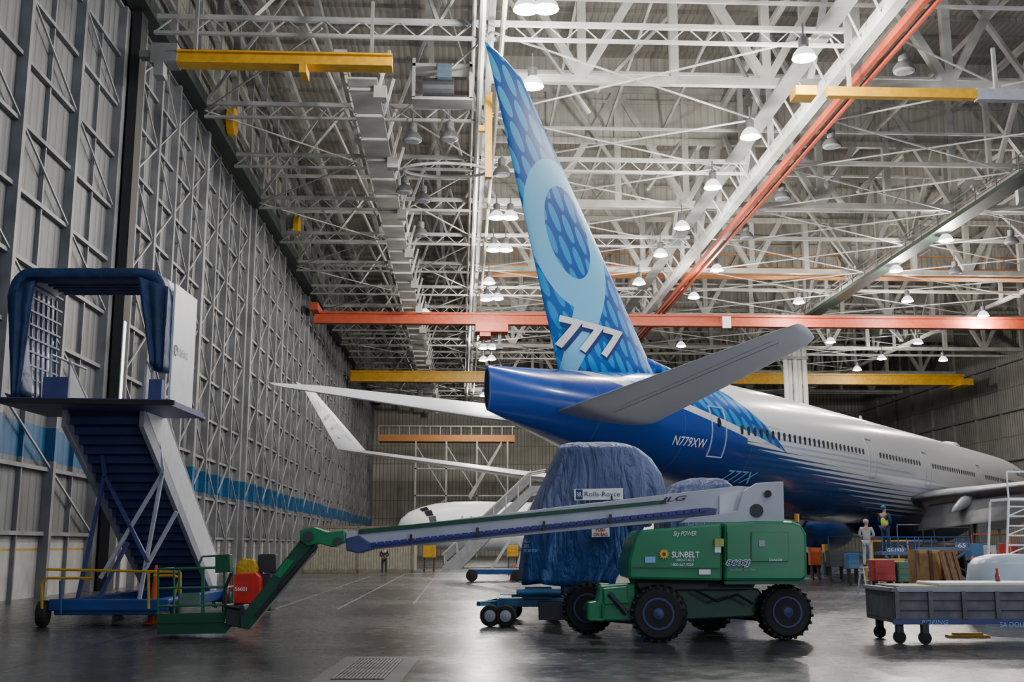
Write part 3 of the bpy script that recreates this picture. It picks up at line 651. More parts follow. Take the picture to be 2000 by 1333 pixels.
part('under_channel',MB().ex([(690,1068),(1385,992),(1400,994),(1398,1006),(1180,1024),(712,1074),(690,1077)],22.19,.05),PURP,bm_)
CT_=mat('cable_violet',(.025,.02,.26),.4)
for k in range(44):
    xx=722+k*15; yy=1062-(xx-722)*.105; part('cable_track_link',MB().ex([(xx,yy-1),(xx+12,yy-2.2),(xx+12,yy+5),(xx,yy+6.2)],22.14,.05),CT_,bm_)
for xx in (800,930,1060,1190): part('hose_clamp',MB().ex([(xx,1052-(xx-722)*.1),(xx+5,1052-(xx-722)*.1),(xx+5,1070-(xx-722)*.1),(xx,1070-(xx-722)*.1)],22.12,.04),DARK,bm_)
part('boom_nose',MB().ex([(676,1052),(700,1046),(724,1062),(726,1074),(700,1082),(676,1076)],22.15,.6),PURP,bm_,bevel=.02)
part('boom_collar',MB().ex([(1405,968),(1450,958),(1448,1003),(1405,1008)],22.2,.52),WHITE,bm_)
letters('JLG',(0,1,0,1),lambda u,v:P(1288+54*u,985-5*u-12*v,22.18),TBLACK,bm_,shear=.3,bold=.02)
part('lift_cylinder',MB().cyl(P(1345,1016,22.5),P(1452,985,22.5),.09),GREY,BL)
kn=part('knuckle',MB().ex([(586,1036),(612,1030),(640,1040),(672,1036),(676,1060),(650,1070),(622,1062),(600,1068),(585,1056)],22.2,.5),GREEN,BL,bevel=.02)
part('pin',MB().cyl(P(602,1048,22.1),P(602,1048,22.8),.1),DARK,kn); part('pin',MB().cyl(P(660,1058,22.1),P(660,1058,22.8),.08),DARK,kn)
jb=part('jib_arm',MB().ex([(590,1050),(618,1058),(612,1080),(486,1231),(470,1228),(470,1205)],22.3,.3),DGREEN,BL,bevel=.01)
part('jib_cylinder',MB().cyl(P(618,1066,22.25),P(545,1150,22.25),.05).cyl(P(545,1150,22.25),P(500,1205,22.25),.03),DARK,jb)
part('jib_text_plate',MB().ex([(560,1092),(575,1096),(548,1130),(535,1124)],22.28,.03),GREEN,jb)
part('hydraulic_hose',MB().tube([P(470,1190,22.3),P(440,1185,22.4),P(440,1150,22.5),P(452,1120,22.5)],.03),BLACK,BL)
rt=part('platform_rotator',MB().ex([(440,1188),(476,1182),(484,1215),(474,1228),(440,1222)],22.4,.45),DARK,BL,bevel=.02)
pf=part('platform_basket',MB().ex([(306,1216),(430,1212),(452,1224),(440,1238),(306,1240)],22.6,.9),DGREEN,BL)
RP=mat('rail_paint',(.02,.16,.08),.4)
def rail(pts,r=.022): part('rail',MB().tube([P(*q) for q in pts],r,6),RP,pf)
for y in (1112,1150,1185): rail([(309,y,22.6),(438,y-2,22.6),(455,y-4,23.4),(340,y-1,23.4),(309,y,22.6)])
for x in (309,350,395,438): rail([(x,1112,22.6),(x,1216,22.6)])
for x in (340,398,455): rail([(x,1109,23.4),(x,1205,23.4)])
rail([(385,1112,22.6),(395,1088,22.6),(438,1085,22.6),(438,1112,22.6)])
part('control_box',MB().ex([(420,1085),(448,1083),(450,1118),(420,1120)],22.55,.25),DGREEN,pf,bevel=.01)
part('data_plate',MB().ex([(350,1160),(390,1158),(390,1180),(350,1182)],22.57,.02),mat('plate',(.1,.2,.15)),pf)
part('toe_board',MB().ex([(306,1200),(438,1197),(438,1216),(306,1218)],22.57,.03),DGREEN,pf)

# ================= ENGINE BAGS =================
def tarp(name,c,hi):
    m,nt,b=newmat(name)
    t=nt.nodes.new('ShaderNodeTexCoord'); mp=nt.nodes.new('ShaderNodeMapping'); mp.inputs['Scale'].default_value=(2.2,2.2,.5); mp.inputs['Rotation'].default_value=(.15,.25,0)
    nz=nt.nodes.new('ShaderNodeTexNoise'); nz.inputs['Scale'].default_value=1.3; nz.inputs['Detail'].default_value=5; nz.inputs['Distortion'].default_value=.8
    nt.links.new(t.outputs['Object'],mp.inputs[0]); nt.links.new(mp.outputs[0],nz.inputs['Vector'])
    n0_=E(nt,nz.outputs[0]); h=(n0_-.5).ab()*2.5+noi(nt,6,4)*.15
    col=mixc(nt,((noi(nt,.9,4)-.35)*3).clamp(),c,hi)
    nt.links.new(col.k,b.inputs['Base Color']); b.inputs['Roughness'].default_value=.5; bump(nt,b,h,.6,.22); return m
TARP=tarp('blue_tarp',(.075,.105,.24),(.15,.19,.36)); TARPD=tarp('dark_blue_tarp',(.006,.045,.19),(.015,.08,.28))
def bag(lv,d,hd,seg=120,amp=.05,seed=0,e=.5,folds=0):
    rings=[]; nl=len(lv)
    for i,(py,xa,xb) in enumerate(lv):
        a=P(xa,py,d-hd*.6);b_=P(xb,py,d-hd*.6); cx=(a.x+b_.x)/2; hw=(b_.x-a.x)/2; r=[]
        fd=folds*(1-i/(nl-1))
        for k in range(seg):
            t=2*PI*k/seg; c,s=math.cos(t),math.sin(t)
            X_=math.copysign(abs(c)**e,c)*hw; Y_=math.copysign(abs(s)**e,s)*hd*min(1,hw/1.2+.15)
            n=.8*noise.noise(V((c*1.8+seed,s*1.8,a.z*.4)))+.5*noise.noise(V((c*5+seed,s*5,a.z*.35)))
            f=fd*(math.sin(t*13+1.5*noise.noise(V((c*2,s*2,seed))))+.6*math.sin(t*23+seed))
            k2=1+amp*n+f; dz=-.10*fd/.03*abs(math.sin(t*3+seed))*(1 if i==0 else 0) if folds else 0
            r.append(V((cx+X_*k2,d+Y_*k2,a.z+amp*.4*n+dz)))
        rings.append(r)
    return MB().loft(rings)
def dense(lv,n=6):
    out=[]
    for a,b2 in zip(lv,lv[1:]):
        for k in range(n): out.append(tuple(a[j]+(b2[j]-a[j])*k/n for j in range(3)))
    return out+[lv[-1]]
EB=thing('covered_engine','tall aircraft engine wrapped in blue tarpaulin with white banner','covered engine',(2.6,27.6,0))
part('lower_cover',bag(dense([(1135,1018,1204),(1110,1018,1220),(1070,1022,1240),(1030,1030,1262),(1000,1040,1272)]),27.6,1.5,amp=.04,folds=.03),TARPD,EB,smooth=True)
uc=part('upper_cover',bag(dense([(1024,1026,1274),(990,1040,1294),(955,1056,1302),(925,1070,1294),(895,1082,1274),(876,1089,1250),(869,1096,1232),(865,1108,1215)]),27.6,1.55,amp=.045,seed=5,folds=.018),TARP,EB,smooth=True)
d_=25.85
part('banner',MB().ex([(1121,956),(1217,954),(1217,976),(1122,978)],d_,.03),TWHITE,uc)
lpx('Rolls-Royce',(1142,961,1211,973),d_-.02,TNAVY,uc); part('badge',MB().ex([(1125,957),(1138,957),(1138,976),(1125,976)],d_-.01,.01),TNAVY,uc); lpx('RR',(1127,962,1136,971),d_-.03,TWHITE,uc)
part('warning_card',MB().ex([(1155,1020),(1190,1019),(1191,1049),(1156,1050)],d_,.03),TWHITE,EB)
for i,tx in enumerate(('DO NOT','PUSH','ON BAG')): lpx(tx,(1159 if i!=1 else 1164,1023+i*9,1187 if i!=1 else 1182,1030+i*9),d_-.02,TRED,EB,bold=.03)
for i,tx in enumerate(('ING.-1','2002','HC 001.MON')): lpx(tx,(1023,1055+i*9,1023+(12,10,26)[i],1061+i*9),25.82,TBLUE,EB)
part('strap',MB().tube([P(1195,970,25.8),P(1200,1040,25.8),P(1205,1110,25.8)],.02),NAVY,EB)
SE=thing('covered_engine','low tarpaulin-wrapped engine behind the boom lift pivot','covered engine',(6.6,33,0))
part('cover',bag(dense([(1090,1290,1440),(1040,1292,1442),(1000,1290,1444),(968,1300,1440),(948,1316,1434),(938,1338,1424),(933,1355,1410)]),33,1.5,amp=.06,seed=9,folds=.035),TARP,SE,smooth=True)
q=P(1370,1120,33); part('stand',MB().bb((q.x-1,31.9,.15),(q.x+1,34,.5)).bb((q.x-.2,32.8,.5),(q.x+.2,33.2,1.5)),BLUER,SE)
for sx in (-.8,.8): part('wheel',MB().lathe((q.x+sx,32,.15),(0,1,0),[(0,.05),(.02,.15),(.1,.15),(.12,.05)],14),BLACK,SE)
ES=thing('engine_stand','blue wheeled engine transport stand beneath the tarpaulin','engine stand',(1.0,27,0))
part('frame',MB().bb((-.3,26.2,.42),(3.4,26.5,.62)).bb((-.3,28.3,.42),(3.4,28.6,.62)).bb((-.35,26.2,.4),(0,28.6,.6)).bb((1.2,26.2,.4),(1.5,28.6,.6)).bb((3.2,26.2,.4),(3.5,28.6,.6)),BLUER,ES,bevel=.02)
for x in (1.35,3.2):
    for y in (26.3,28.2): part('cradle_post',MB().bb((x-.15,y,.6),(x+.15,y+.25,.9)),BLUER,ES)
part('winch',MB().bb((.3,26.1,.6),(.9,26.7,.85)).cyl((.1,26,.75),(1.1,26,.75),.08),BLUER,ES)
part('tool_tray',MB().bb((.6,25.9,.15),(1.3,26.3,.55)),DARK,ES)
part('tow_bar',MB().bar((-.3,26.4,.5),(-.75,26.0,.5),.1).bar((-.3,28,.5),(-.75,26.0,.5),.1),BLUER,ES)
for x,y in ((-.5,26.0),(-.15,25.9),(-.4,28.7),(.0,28.7),(3.2,25.95),(3.2,28.8),(1.0,28.8)):
    w_=part('wheel',MB().lathe((x,y-.08,.24),(.2,1,0),[(0,.1),(.01,.22),(.04,.24),(.12,.24),(.15,.22),(.16,.1)],22),BLACK,ES)
    part('rim',MB().lathe((x,y-.1,.24),(.2,1,0),[(0,.03),(.02,.13),(.06,.14)],16),GREY,w_)

# ================= PASSENGER STEPS (LEFT) =================
PS=thing('boarding_steps','blue and white mobile boarding steps with arched canopy beside the hangar doors','boarding steps',(-9.0,26,0))
xl,xr=-10.95,-7.5; zp=4.85; zt=7.75; d0,d1=24.0,26.0
hood=[(xl+.28,zp+.1),(xl+.0,zt-.75),(xl+.02,zt-.3),(xl+.28,zt),(xr-.45,zt),(xr-.12,zt-.15),(xr,zt-.5),(xr+.02,zp+.65)]
def arch(y0,y1,inner,m,name,par):
    out=[V((x,0,z)) for x,z in hood]; cx=(xl+xr)/2; inn=[]
    for i,p in enumerate(out):
        inn.append(V((p.x+(inner if p.x<cx else -inner),0,min(p.z,zt-inner if 2<i<5 or p.z>zt-inner else p.z))))
    rings=[[V((a.x,y0,a.z)),V((a.x,y1,a.z)),V((b2.x,y1,b2.z)),V((b2.x,y0,b2.z))] for a,b2 in zip(out,inn)]
    return part(name,MB().loft(rings),m,par,bevel=.03)
pts=[]
for (a0,c0_),(a1,c1_) in zip(hood,hood[1:]):
    L=math.hypot(a1-a0,c1_-c0_); n=max(2,int(L/.1))
    for k in range(n): pts.append(V((a0+(a1-a0)*k/n,0,c0_+(c1_-c0_)*k/n)))
pts.append(V((hood[-1][0],0,hood[-1][1])))
for _ in range(2): pts=[pts[0]]+[(pts[i-1]+pts[i]*2+pts[i+1])/4 for i in range(1,len(pts)-1)]+[pts[-1]]
rings=[]; cc=V(((xl+xr)/2,0,6.0))
for i,p in enumerate(pts):
    tn=(pts[min(i+1,len(pts)-1)]-pts[max(i-1,0)]).normalized(); nrm=V((-tn.z,0,tn.x))
    if nrm.dot(cc-p)<0: nrm=-nrm
    rg=[]
    for k in range(16):
        a=2*PI*k/16; e_=.35
        u=math.copysign(abs(math.cos(a))**e_,math.cos(a)); v_=math.copysign(abs(math.sin(a))**e_,math.sin(a))
        j=.018*noise.noise(V((i*.5,k*.9,1)))
        rg.append(p+nrm*(.11+(.12+j)*u)+V((0,d0+.12+(.27+j)*v_,0)))
    rings.append(rg)
hoodo=part('canopy_hood',MB().loft(rings),NAVY,PS,smooth=True)
def drape(tops,bots,name,seed):
    n=len(tops); rr=[]; M=14
    for j in range(M+1):
        t=j/M; row=[]
        for i in range(n):
            p=V(tops[i])*(1-t)+V(bots[i])*t; row.append(p+V((0,-.04*math.sin(i*1.6+seed)-.04*noise.noise(V((i,j*.5,seed))),0)))
        rr.append(row+[q+V((0,.03,0)) for q in row[::-1]])
    part(name,MB().loft(rr),NAVY,hoodo,smooth=True)
drape([(xr-.62+k*.085,d0-.18,zt-.2-.03*k) for k in range(9)],[(xr-.24+k*.035,d0-.18,zp+.75-.02*k) for k in range(9)],'curtain',1)
drape([(xl+.02+k*.07,d0-.18,zt-.6+.04*k) for k in range(9)],[(xl+.26+k*.022,d0-.18,zp+.05) for k in range(9)],'curtain',4)
arch(d0+.3,d1,.05,WHITE,'canopy_shell',PS)
pnl=part('side_panel',MB().bb((xr+.02,d0+.3,zp-.05),(xr+.07,d1,zt-.25)),WHITE,PS)
letters('BOEING',(d0+.6,d0+1.4,5.95,6.12),lambda u,v:V((xr+.09,u,v)),TNAVY,pnl,shear=.2)
part('emblem',MB().tube([V((xr+.09,d0+.47+.1*math.cos(a*.6),6.03+.12*math.sin(a*.6))) for a in range(10)],.01,5),TNAVY,pnl)
RIB=mat('rib_blue',(.10,.13,.26),.5)
for k in range(7): part('canopy_rib',MB().bar((xl+.38,d0+.3+k*.27,zp),(xl+.22,d0+.3+k*.27,zt-.3),.05),RIB,PS)
for k in range(9): part('canopy_rib',MB().bar((xl+.34,d0+.3,zp+.25+k*.3),(xl+.34,d1,zp+.25+k*.3),.04),RIB,PS)
for k in range(6): part('roof_rib',MB().bar((xl+.4,d0+.4+k*.3,zt-.12),(xr-.2,d0+.4+k*.3,zt-.12),.06),RIB,PS)
part('inner_lining',MB().bb((xl+.1,d0+.35,zp),(xl+.16,d1,zt-.4)),mat('lining',(.3,.33,.42),.5),PS)
part('platform',MB().slab([(xl+.1,d0-.5,zp-.1),(xr+.3,d0-.4,zp-.14),(xr+.3,d1+.2,zp-.14),(xl+.1,d1+.2,zp-.1)],(0,0,.12)),PURP,PS)
part('platform_bumper',MB().bar((xl,d0-.55,zp-.06),(xr+.4,d0-.45,zp-.1),.1,.1),BLACK,PS)
part('platform_rail',MB().tube([(xl+1.0,d0,zp),(xl+1.0,d0,zp+1.0),(xl+1.0,d1,zp+1.0)],.03),GREY,PS)
part('platform_rail',MB().tube([(xr-.25,d0,zp),(xr-.25,d0,zp+1.0),(xr-.25,d1,zp+1.0)],.03),GREY,PS)
part('guard_panel',MB().bb((xl+.9,d0-.1,zp),(xl+1.45,d0,zp+.5)),PURP,PS)
part('door_box',MB().bb((xr-.28,d0-.1,zp),(xr,d0+.1,zp+.45)),PURP,PS)
sx0,sx1=-9.85,-8.2; y0,z0,y1,z1=24.9,4.72,31.6,.45
STU=mat('stair_navy',(.022,.035,.15),.5)
fl=part('stair_flight',MB().slab([(sx0,y0,z0),(sx0,y1,z1),(sx0,y1,z1-.12),(sx0,y0,z0-.12)],(sx1-sx0,0,0)),STU,PS)
N=22
for k in range(N):
    t=k/N; yy=y0+(y1-y0)*t; zz=z0+(z1-z0)*t
    part('tread',MB().bb((sx0,yy,zz-.28),(sx1,yy+.06,zz-.02)).bb((sx0,yy,zz-.02),(sx1,yy+.27,zz+.04)),STU,fl)
for x,mm in ((sx0-.06,GREY),(sx1,WHITE)):
    part('stringer',MB().slab([(x,y0-.2,z0+.05),(x,y1+.2,z1-.1),(x,y1+.2,z1-.35),(x,y0-.2,z0-.35)],(.1,0,0)),GREY,fl)
    part('side_guard',MB().slab([(x+.02,y0-.1,z0+.1),(x+.02,y1+.1,z1),(x+.02,y1+.1,z1+.95),(x+.02,y0-.1,z0+1.05)],(.05,0,0)),mm,fl)
    part('handrail',MB().tube([(x+.04,y0-.1,z0+1.12),(x+.04,y1+.1,z1+1.02)],.035),STEELB,fl)
SLT=mat('strut_grey',(.45,.46,.55),.45)
for a,c in (((205,925),(150,1178)),((318,920),(272,1172)),((318,925),(196,1130)),((205,930),(290,1100)),((250,1060),(190,1175)),((345,1000),(285,1110))):
    part('support_leg',MB().bar(P(*a,26.2),P(*c,26.2),.08),SLT if a[0]>300 else PURP,PS)
for a,c in (((205,925),(190,800)),((318,920),(300,800))): part('support_leg',MB().bar(P(*a,26.2),P(*c,25.9),.1),SLT if a[0]>300 else PURP,PS)
part('base_frame',MB().bb((-10.4,25.9,.35),(-7.7,26.2,.6)).bb((-10.4,31,.3),(-7.7,31.3,.6)).bb((-10.2,26,.35),(-9.9,31.2,.6)).bb((-8.1,26,.35),(-7.8,31.2,.6)).bb((-10.3,26,.25),(-8,27.5,.4)),BLUE,PS,bevel=.02)
for x,y in ((-10.55,26),(-7.6,26.2),(-10.5,30.8),(-7.6,30.8)):
    w_=part('wheel',MB().lathe((x-.12,y,.29),(1,.12,0),[(0,.12),(.02,.26),(.06,.29),(.2,.29),(.24,.26),(.26,.12)],22),BLACK,PS)
for pts in ([(82,1190),(82,1140),(92,1130),(182,1130)],[(90,1113),(352,1118),(352,1180)],[(118,1135),(118,1200)],[(290,1118),(290,1190)],[(340,1165),(352,1130),(340,1125),(300,1125)]):
    part('base_rail',MB().tube([P(a,c,25.5) for a,c in pts],.032,6),YEL if pts[0][0]!=118 else BLUE,PS)

# ================= SMALL NEAR OBJECTS =================
def cone(px,py,d,label,h=.75):
    p=P(px,py,d); t=thing('traffic_cone',label,'traffic cone',(p.x,d,0))
    part('base',MB().bb((p.x-.19,d-.19,0),(p.x+.19,d+.19,.04)),CONE,t); cn=part('cone',MB().lathe((p.x,d,.04),(0,0,1),[(0,.14),(h,.03)],18),CONE,t)
    part('reflective_band',MB().lathe((p.x,d,h*.5),(0,0,1),[(0,.087),(.14,.066)],18),TWHITE,cn)
cone(303,1150,27.0,'orange traffic cone with white band standing inside the boarding steps base',1.3)
cone(1001,1110,60,'orange traffic cone in front of the parked aircraft steps')
d=32.0; RL=thing('red_machine','small red machine with white number behind the lift basket','machine',(P(480,1150,d).x,d,0))
body=part('body',MB().ex([(447,1180),(447,1130),(455,1122),(500,1120),(508,1128),(510,1180)],d,1.0),RED,RL,bevel=.03)
lpx('556601',(454,1147,482,1155),d-.03,TWHITE,body); part('mast',MB().ex([(500,1122),(528,1120),(530,1180),(505,1182)],d+.3,.8),DARK,RL,bevel=.02)
for px in (455,500): q=P(px,1180,d); part('wheel',MB().lathe((q.x,d+.1,.14),(0,1,0),[(0,.05),(.02,.14),(.12,.14),(.14,.05)],16),BLACK,RL)
part('skirt',MB().ex([(447,1180),(530,1180),(528,1192),(450,1192)],d+.1,.8),DARK,RL)
single('bag',bag(dense([(1121,458,500),(1110,455,502),(1100,460,498),(1093,470,492)]),d+.45,.35,40,.14,3),mat('yellow_bag',(.65,.42,.01),.6,0,.3,6,.6),'crumpled yellow bag lying on top of the small red machine','bag',(P(480,1121,d).x,d+.45,P(480,1121,d).z),smooth=True)
single('equipment_case',MB().ex([(503,1119),(503,1085),(510,1083),(538,1083),(540,1120)],d+.5,.4),DARK,'black case standing on the dark mast of the red machine','case',(P(520,1120,d).x,d+.5,P(520,1120,d).z),bevel=.02)
g0,g1,g2,g3=G(625,1285),G(795,1285),G(770,1331),G(585,1331)
GR=thing('floor_grate','rectangular steel drain grate set in the floor at the bottom edge','grate',(G(690,1308).x,G(690,1308).y,0))
xa,xb,ya,yb=g3.x+.15,g2.x+.1,g2.y-.25,g0.y
part('frame',MB().bb((xa,ya,0),(xb,yb,.006)),mat('grate_frame',(.05,.047,.045),.6,.1),GR)
part('well',MB().bb((xa+.25,ya+.35,.006),(xb-.25,yb-.35,.008)),BLACK,GR)
mb=MB(); GB=mat('grate_bar',(.11,.105,.10),.5,.3)
for k in range(14): x=xa+.27+(xb-xa-.54)*k/13; mb.bb((x-.018,ya+.35,.008),(x+.018,yb-.35,.018))
for k in range(5): y=ya+.37+(yb-ya-.74)*k/4; mb.bb((xa+.25,y-.03,.008),(xb-.25,y+.03,.018))
part('grating',mb,GB,GR)
d=21.4; CT=thing('flat_cart','grey steel sided cart on casters at the right edge','cart',(8.5,22,0))
ca=P(1743,1150,d).x; cb=ca+3.9
bxm=mat('cart_grey',(.17,.16,.18),.6,0,.4,4)
part('box',MB().bb((ca,d,.42),(cb,d+.06,.98)).bb((ca,d+1.6,.42),(cb,d+1.66,.98)).bb((ca,d,.42),(ca+.06,d+1.66,.98)).bb((cb-.06,d,.42),(cb,d+1.66,.98)).bb((ca,d,.38),(cb,d+1.66,.46)),bxm,CT,bevel=.01)
part('rim_rail',MB().bb((ca-.03,d-.04,.95),(cb,d+.1,1.02)).bb((ca-.03,d-.04,.95),(ca+.08,d+1.7,1.02)),GREY,CT)
part('sill_rail',MB().bb((ca-.03,d-.05,.36),(cb,d+.02,.46)),PURP,CT)
for k in range(7): part('stake',MB().bb((ca+.02+k*.62,d-.05,.44),(ca+.1+k*.62,d,.96)),bxm,CT)
for k in (1,2): part('slat_gap',MB().bb((ca+.1,d-.012,.42+k*.18),(cb,d,.44+k*.18)),DARK,CT)
lpx('BOEING',(1800,1212,1852,1220),d-.07,TBLUE,CT,shear=.2); lpx('SA DOLLY',(1953,1216,2012,1226),d-.07,TBLUE,CT)
for x,y in ((ca+.15,d+.2),(ca+.55,d-.0),(cb-.3,d+.1),(ca+.2,d+1.5),(cb-.3,d+1.5)):
    c_=part('caster',MB().bb((x-.06,y-.07,.2),(x+.06,y+.07,.4)),DARK,CT); part('wheel',MB().lathe((x-.02,y-.05,.12),(.3,1,0),[(0,.04),(.01,.12),(.08,.12),(.09,.04)],18),BLACK,c_)
mb=MB(); mb.bb((ca+.15,d+.05,1.02),(cb-.1,d+1.5,1.05)); single('plywood_sheet',mb,mat('pale_board',(.5,.42,.3),.7),'thin pale board lying on top of the grey cart','board',(8.5,22,1.02))
single('plastic_sheet',MB().bb((ca+.9,d+.1,1.051),(cb+.1,d+1.3,1.11)),WHITE,'white flat panel resting on the pale board on the cart','panel',(9,22,1.05),bevel=.02)
p=P(1949,1141,22.3); BT=thing('spray_bottle','small red-capped bottle standing on the white panel','bottle',(p.x,22.3,1.11))
part('body',MB().lathe((p.x,22.3,1.11),(0,0,1),[(0,.045),(.13,.045),(.17,.02),(.2,.02)],14),mat('amber',(.35,.06,.03),.3),BT,smooth=True); part('cap',MB().cyl((p.x,22.3,1.31),(p.x,22.3,1.36),.025),RED,BT)
a=G(1855,1247);single('wheel_chock',MB().bb((a.x,a.y,0),(a.x+.8,a.y+.25,.05)).bb((a.x+.1,a.y+.08,.05),(a.x+.7,a.y+.16,.09)),YEL,'flat yellow chock on the floor under the grey cart','chock',(a.x,a.y,0))
d=26.5; q=P(1965,1145,d)
WB=thing('covered_bin','rounded white plastic-covered bin behind the grey cart','bin',(q.x,d,0))
rg=[]
for z,r in ((.35,1.0),(1.0,.98),(1.35,.92),(1.5,.78),(1.58,.5),(1.6,.1)):
    rg.append([V((q.x+.45+r*math.copysign(abs(math.cos(t))**.6,math.cos(t)),d+.7+r*.7*math.copysign(abs(math.sin(t))**.6,math.sin(t)),z)) for t in [2*PI*k/40 for k in range(40)]])
part('cover',MB().loft(rg),mat('pale_plastic',(.55,.62,.70),.3,0,.1),WB,smooth=True); part('base',MB().bb((q.x-.5,d+.1,0),(q.x+1.4,d+1.3,.35)),GREY,WB)
def crate(x0,x1,ytop,d,w,label,tilt=0):
    a=P(x0,ytop,d);b2=P(x1,ytop,d)
    t=thing('wooden_crate',label,'crate',((a.x+b2.x)/2,d,0))
    part('panel',MB().slab([(a.x,d,0),(b2.x,d,0),(b2.x+tilt,d,a.z),(a.x+tilt,d,a.z)],(0,w,0)),WOOD,t)
    for u in (0,.5,1): x=a.x+(b2.x-a.x)*u; part('batten',MB().slab([(x-.05,d-.05,0),(x+.05,d-.05,0),(x+.05+tilt,d-.05,a.z),(x-.05+tilt,d-.05,a.z)],(0,.05,0)),mat('dark_wood',(.16,.08,.03),.7),t)
crate(1790,1842,1075,34,.8,'upright plywood crate left of the slanted brown board'); crate(1858,1885,1078,33.6,.1,'slanted brown plywood board leaning beside the upright crate',-.35)
def barrier(px,py0,w,d,label):
    a=P(px,py0,d); t=thing('barricade',label,'barricade',(a.x,d,0))
    for dx in (0,w):
        for s_ in (-.2,.2): part('leg',MB().bar((a.x+dx,d+s_,0),(a.x+dx,d,a.z),.06),CONE,t)
    for k in range(3): part('slat',MB().bb((a.x,d-.03,.35+k*.3),(a.x+w,d+.03,.5+k*.3)),CONE,t)
barrier(1898,1088,.5,34.5,'orange barricade standing between the wood crates and white bin'); barrier(1936,1080,.6,42,'orange barricade farther back beside the white ladder tower')
d=36; LT=thing('access_stand','white tubular maintenance ladder stand at the right edge under the wing','ladder stand',(P(1975,1100,d).x,d,0))
xa=P(1950,1000,d).x; xb=xa+1.7
for k,(x,y) in enumerate(((xa,d),(xb,d),(xa,d+1.4),(xb,d+1.4))): part('upright',MB().tube([(x,y,0),(x+(.35 if x==xa else 0),y,3.2)],.04),WHITE,LT)
for k in range(10): z=.3+k*.3; o_=.35*z/3.2; part('rung',MB().tube([(xa+o_,d,z),(xb,d,z)],.025),WHITE,LT)
for k in range(5): z=.3+k*.6; part('brace',MB().tube([(xa+.35*z/3.2,d,z),(xb,d,z+.6)],.02),WHITE,LT)
part('top_deck',MB().bb((xa+.35,d,3.2),(xb,d+1.4,3.28)),WHITE,LT); part('guard_rail',MB().tube([(xa+.35,d,3.2),(xa+.35,d,4.1),(xb,d,4.1),(xb,d,3.2)],.03),WHITE,LT)
LB=mat('lift_blue',(.01,.06,.2),.45)
def scissor(px0,px1,ytop,ydeck,d,label,txt=None):
    a=P(px0,ydeck,d);b2=P(px1,ytop,d); t=thing('scissor_lift',label,'scissor lift',((a.x+b2.x)/2,d,0))
    part('base',MB().bb((a.x,d,.15),(b2.x,d+.8,.4)),DARK,t,bevel=.02); zd=a.z
    part('deck',MB().bb((a.x-.05,d-.05,zd-.12),(b2.x+.05,d+.85,zd)),LB,t)
    for s_ in (0,1): part('scissor_arm',MB().bar((a.x+.1 if s_ else b2.x-.1,d+.1+s_*.09,.4),(b2.x-.1 if s_ else a.x+.1,d+.1+s_*.09,zd-.15),.08),LB,t)
    mb=MB(); n=4
    for k in range(n+1): x=a.x+(b2.x-a.x)*k/n; mb.tube([(x,d,zd),(x,d,b2.z)],.025,6)
    mb.tube([(a.x,d,b2.z),(b2.x,d,b2.z),(b2.x,d+.8,b2.z),(a.x,d+.8,b2.z),(a.x,d,b2.z)],.03,6).tube([(a.x,d,(zd+b2.z)/2),(b2.x,d,(zd+b2.z)/2)],.025,6)
    part('guard_rail',mb,LB,t)
    for x in (a.x+.2,b2.x-.2): part('wheel',MB().lathe((x,d-.05,.17),(0,1,0),[(0,.06),(.02,.17),(.1,.17),(.12,.06)],16),BLACK,t)
    if txt: q0=P(txt[1][0]-2,txt[1][3]+2,d); q1=P(txt[1][2]+2,txt[1][1]-2,d); part('name_plate',MB().bb((q0.x,d-.06,q0.z),(q1.x,d-.02,q1.z)),LB,t); lpx(txt[0],txt[1],d-.08,TWHITE,t)
scissor(1724,1786,1050,1078,44,'blue scissor lift carrying the worker in yellow vest',('GS-1930',(1733,1072,1765,1078)))
scissor(1795,1892,1050,1070,46,'blue scissor lift with low rails right of the worker in yellow vest',('-65',(1866,1062,1886,1070)))
def tbox(x0,x1,y0,y1,d,m,label,name='tool_cabinet'):
    a=P(x0,y0,d);b2=P(x1,y1,d); t=thing(name,label,'tool cabinet',((a.x+b2.x)/2,d,0)); zb=max(.12,b2.z)
    part('body',MB().bb((a.x,d,zb),(b2.x,d+.6,a.z)),m,t,bevel=.02)
    n=3
    for k in range(n): part('drawer',MB().bb((a.x+.04,d-.02,zb+.04+(a.z-zb-.06)*k/n),(b2.x-.04,d,zb+(a.z-zb-.04)*(k+1)/n)),m,t)
    for x in (a.x+.1,b2.x-.1): part('caster',MB().lathe((x,d+.05,.07),(0,1,0),[(0,.02),(.01,.07),(.05,.07),(.06,.02)],12),BLACK,t); part('caster_fork',MB().bb((x-.03,d+.05,.08),(x+.03,d+.5,zb)),BLACK,t)
GG=mat('grey_green',(.05,.14,.09))
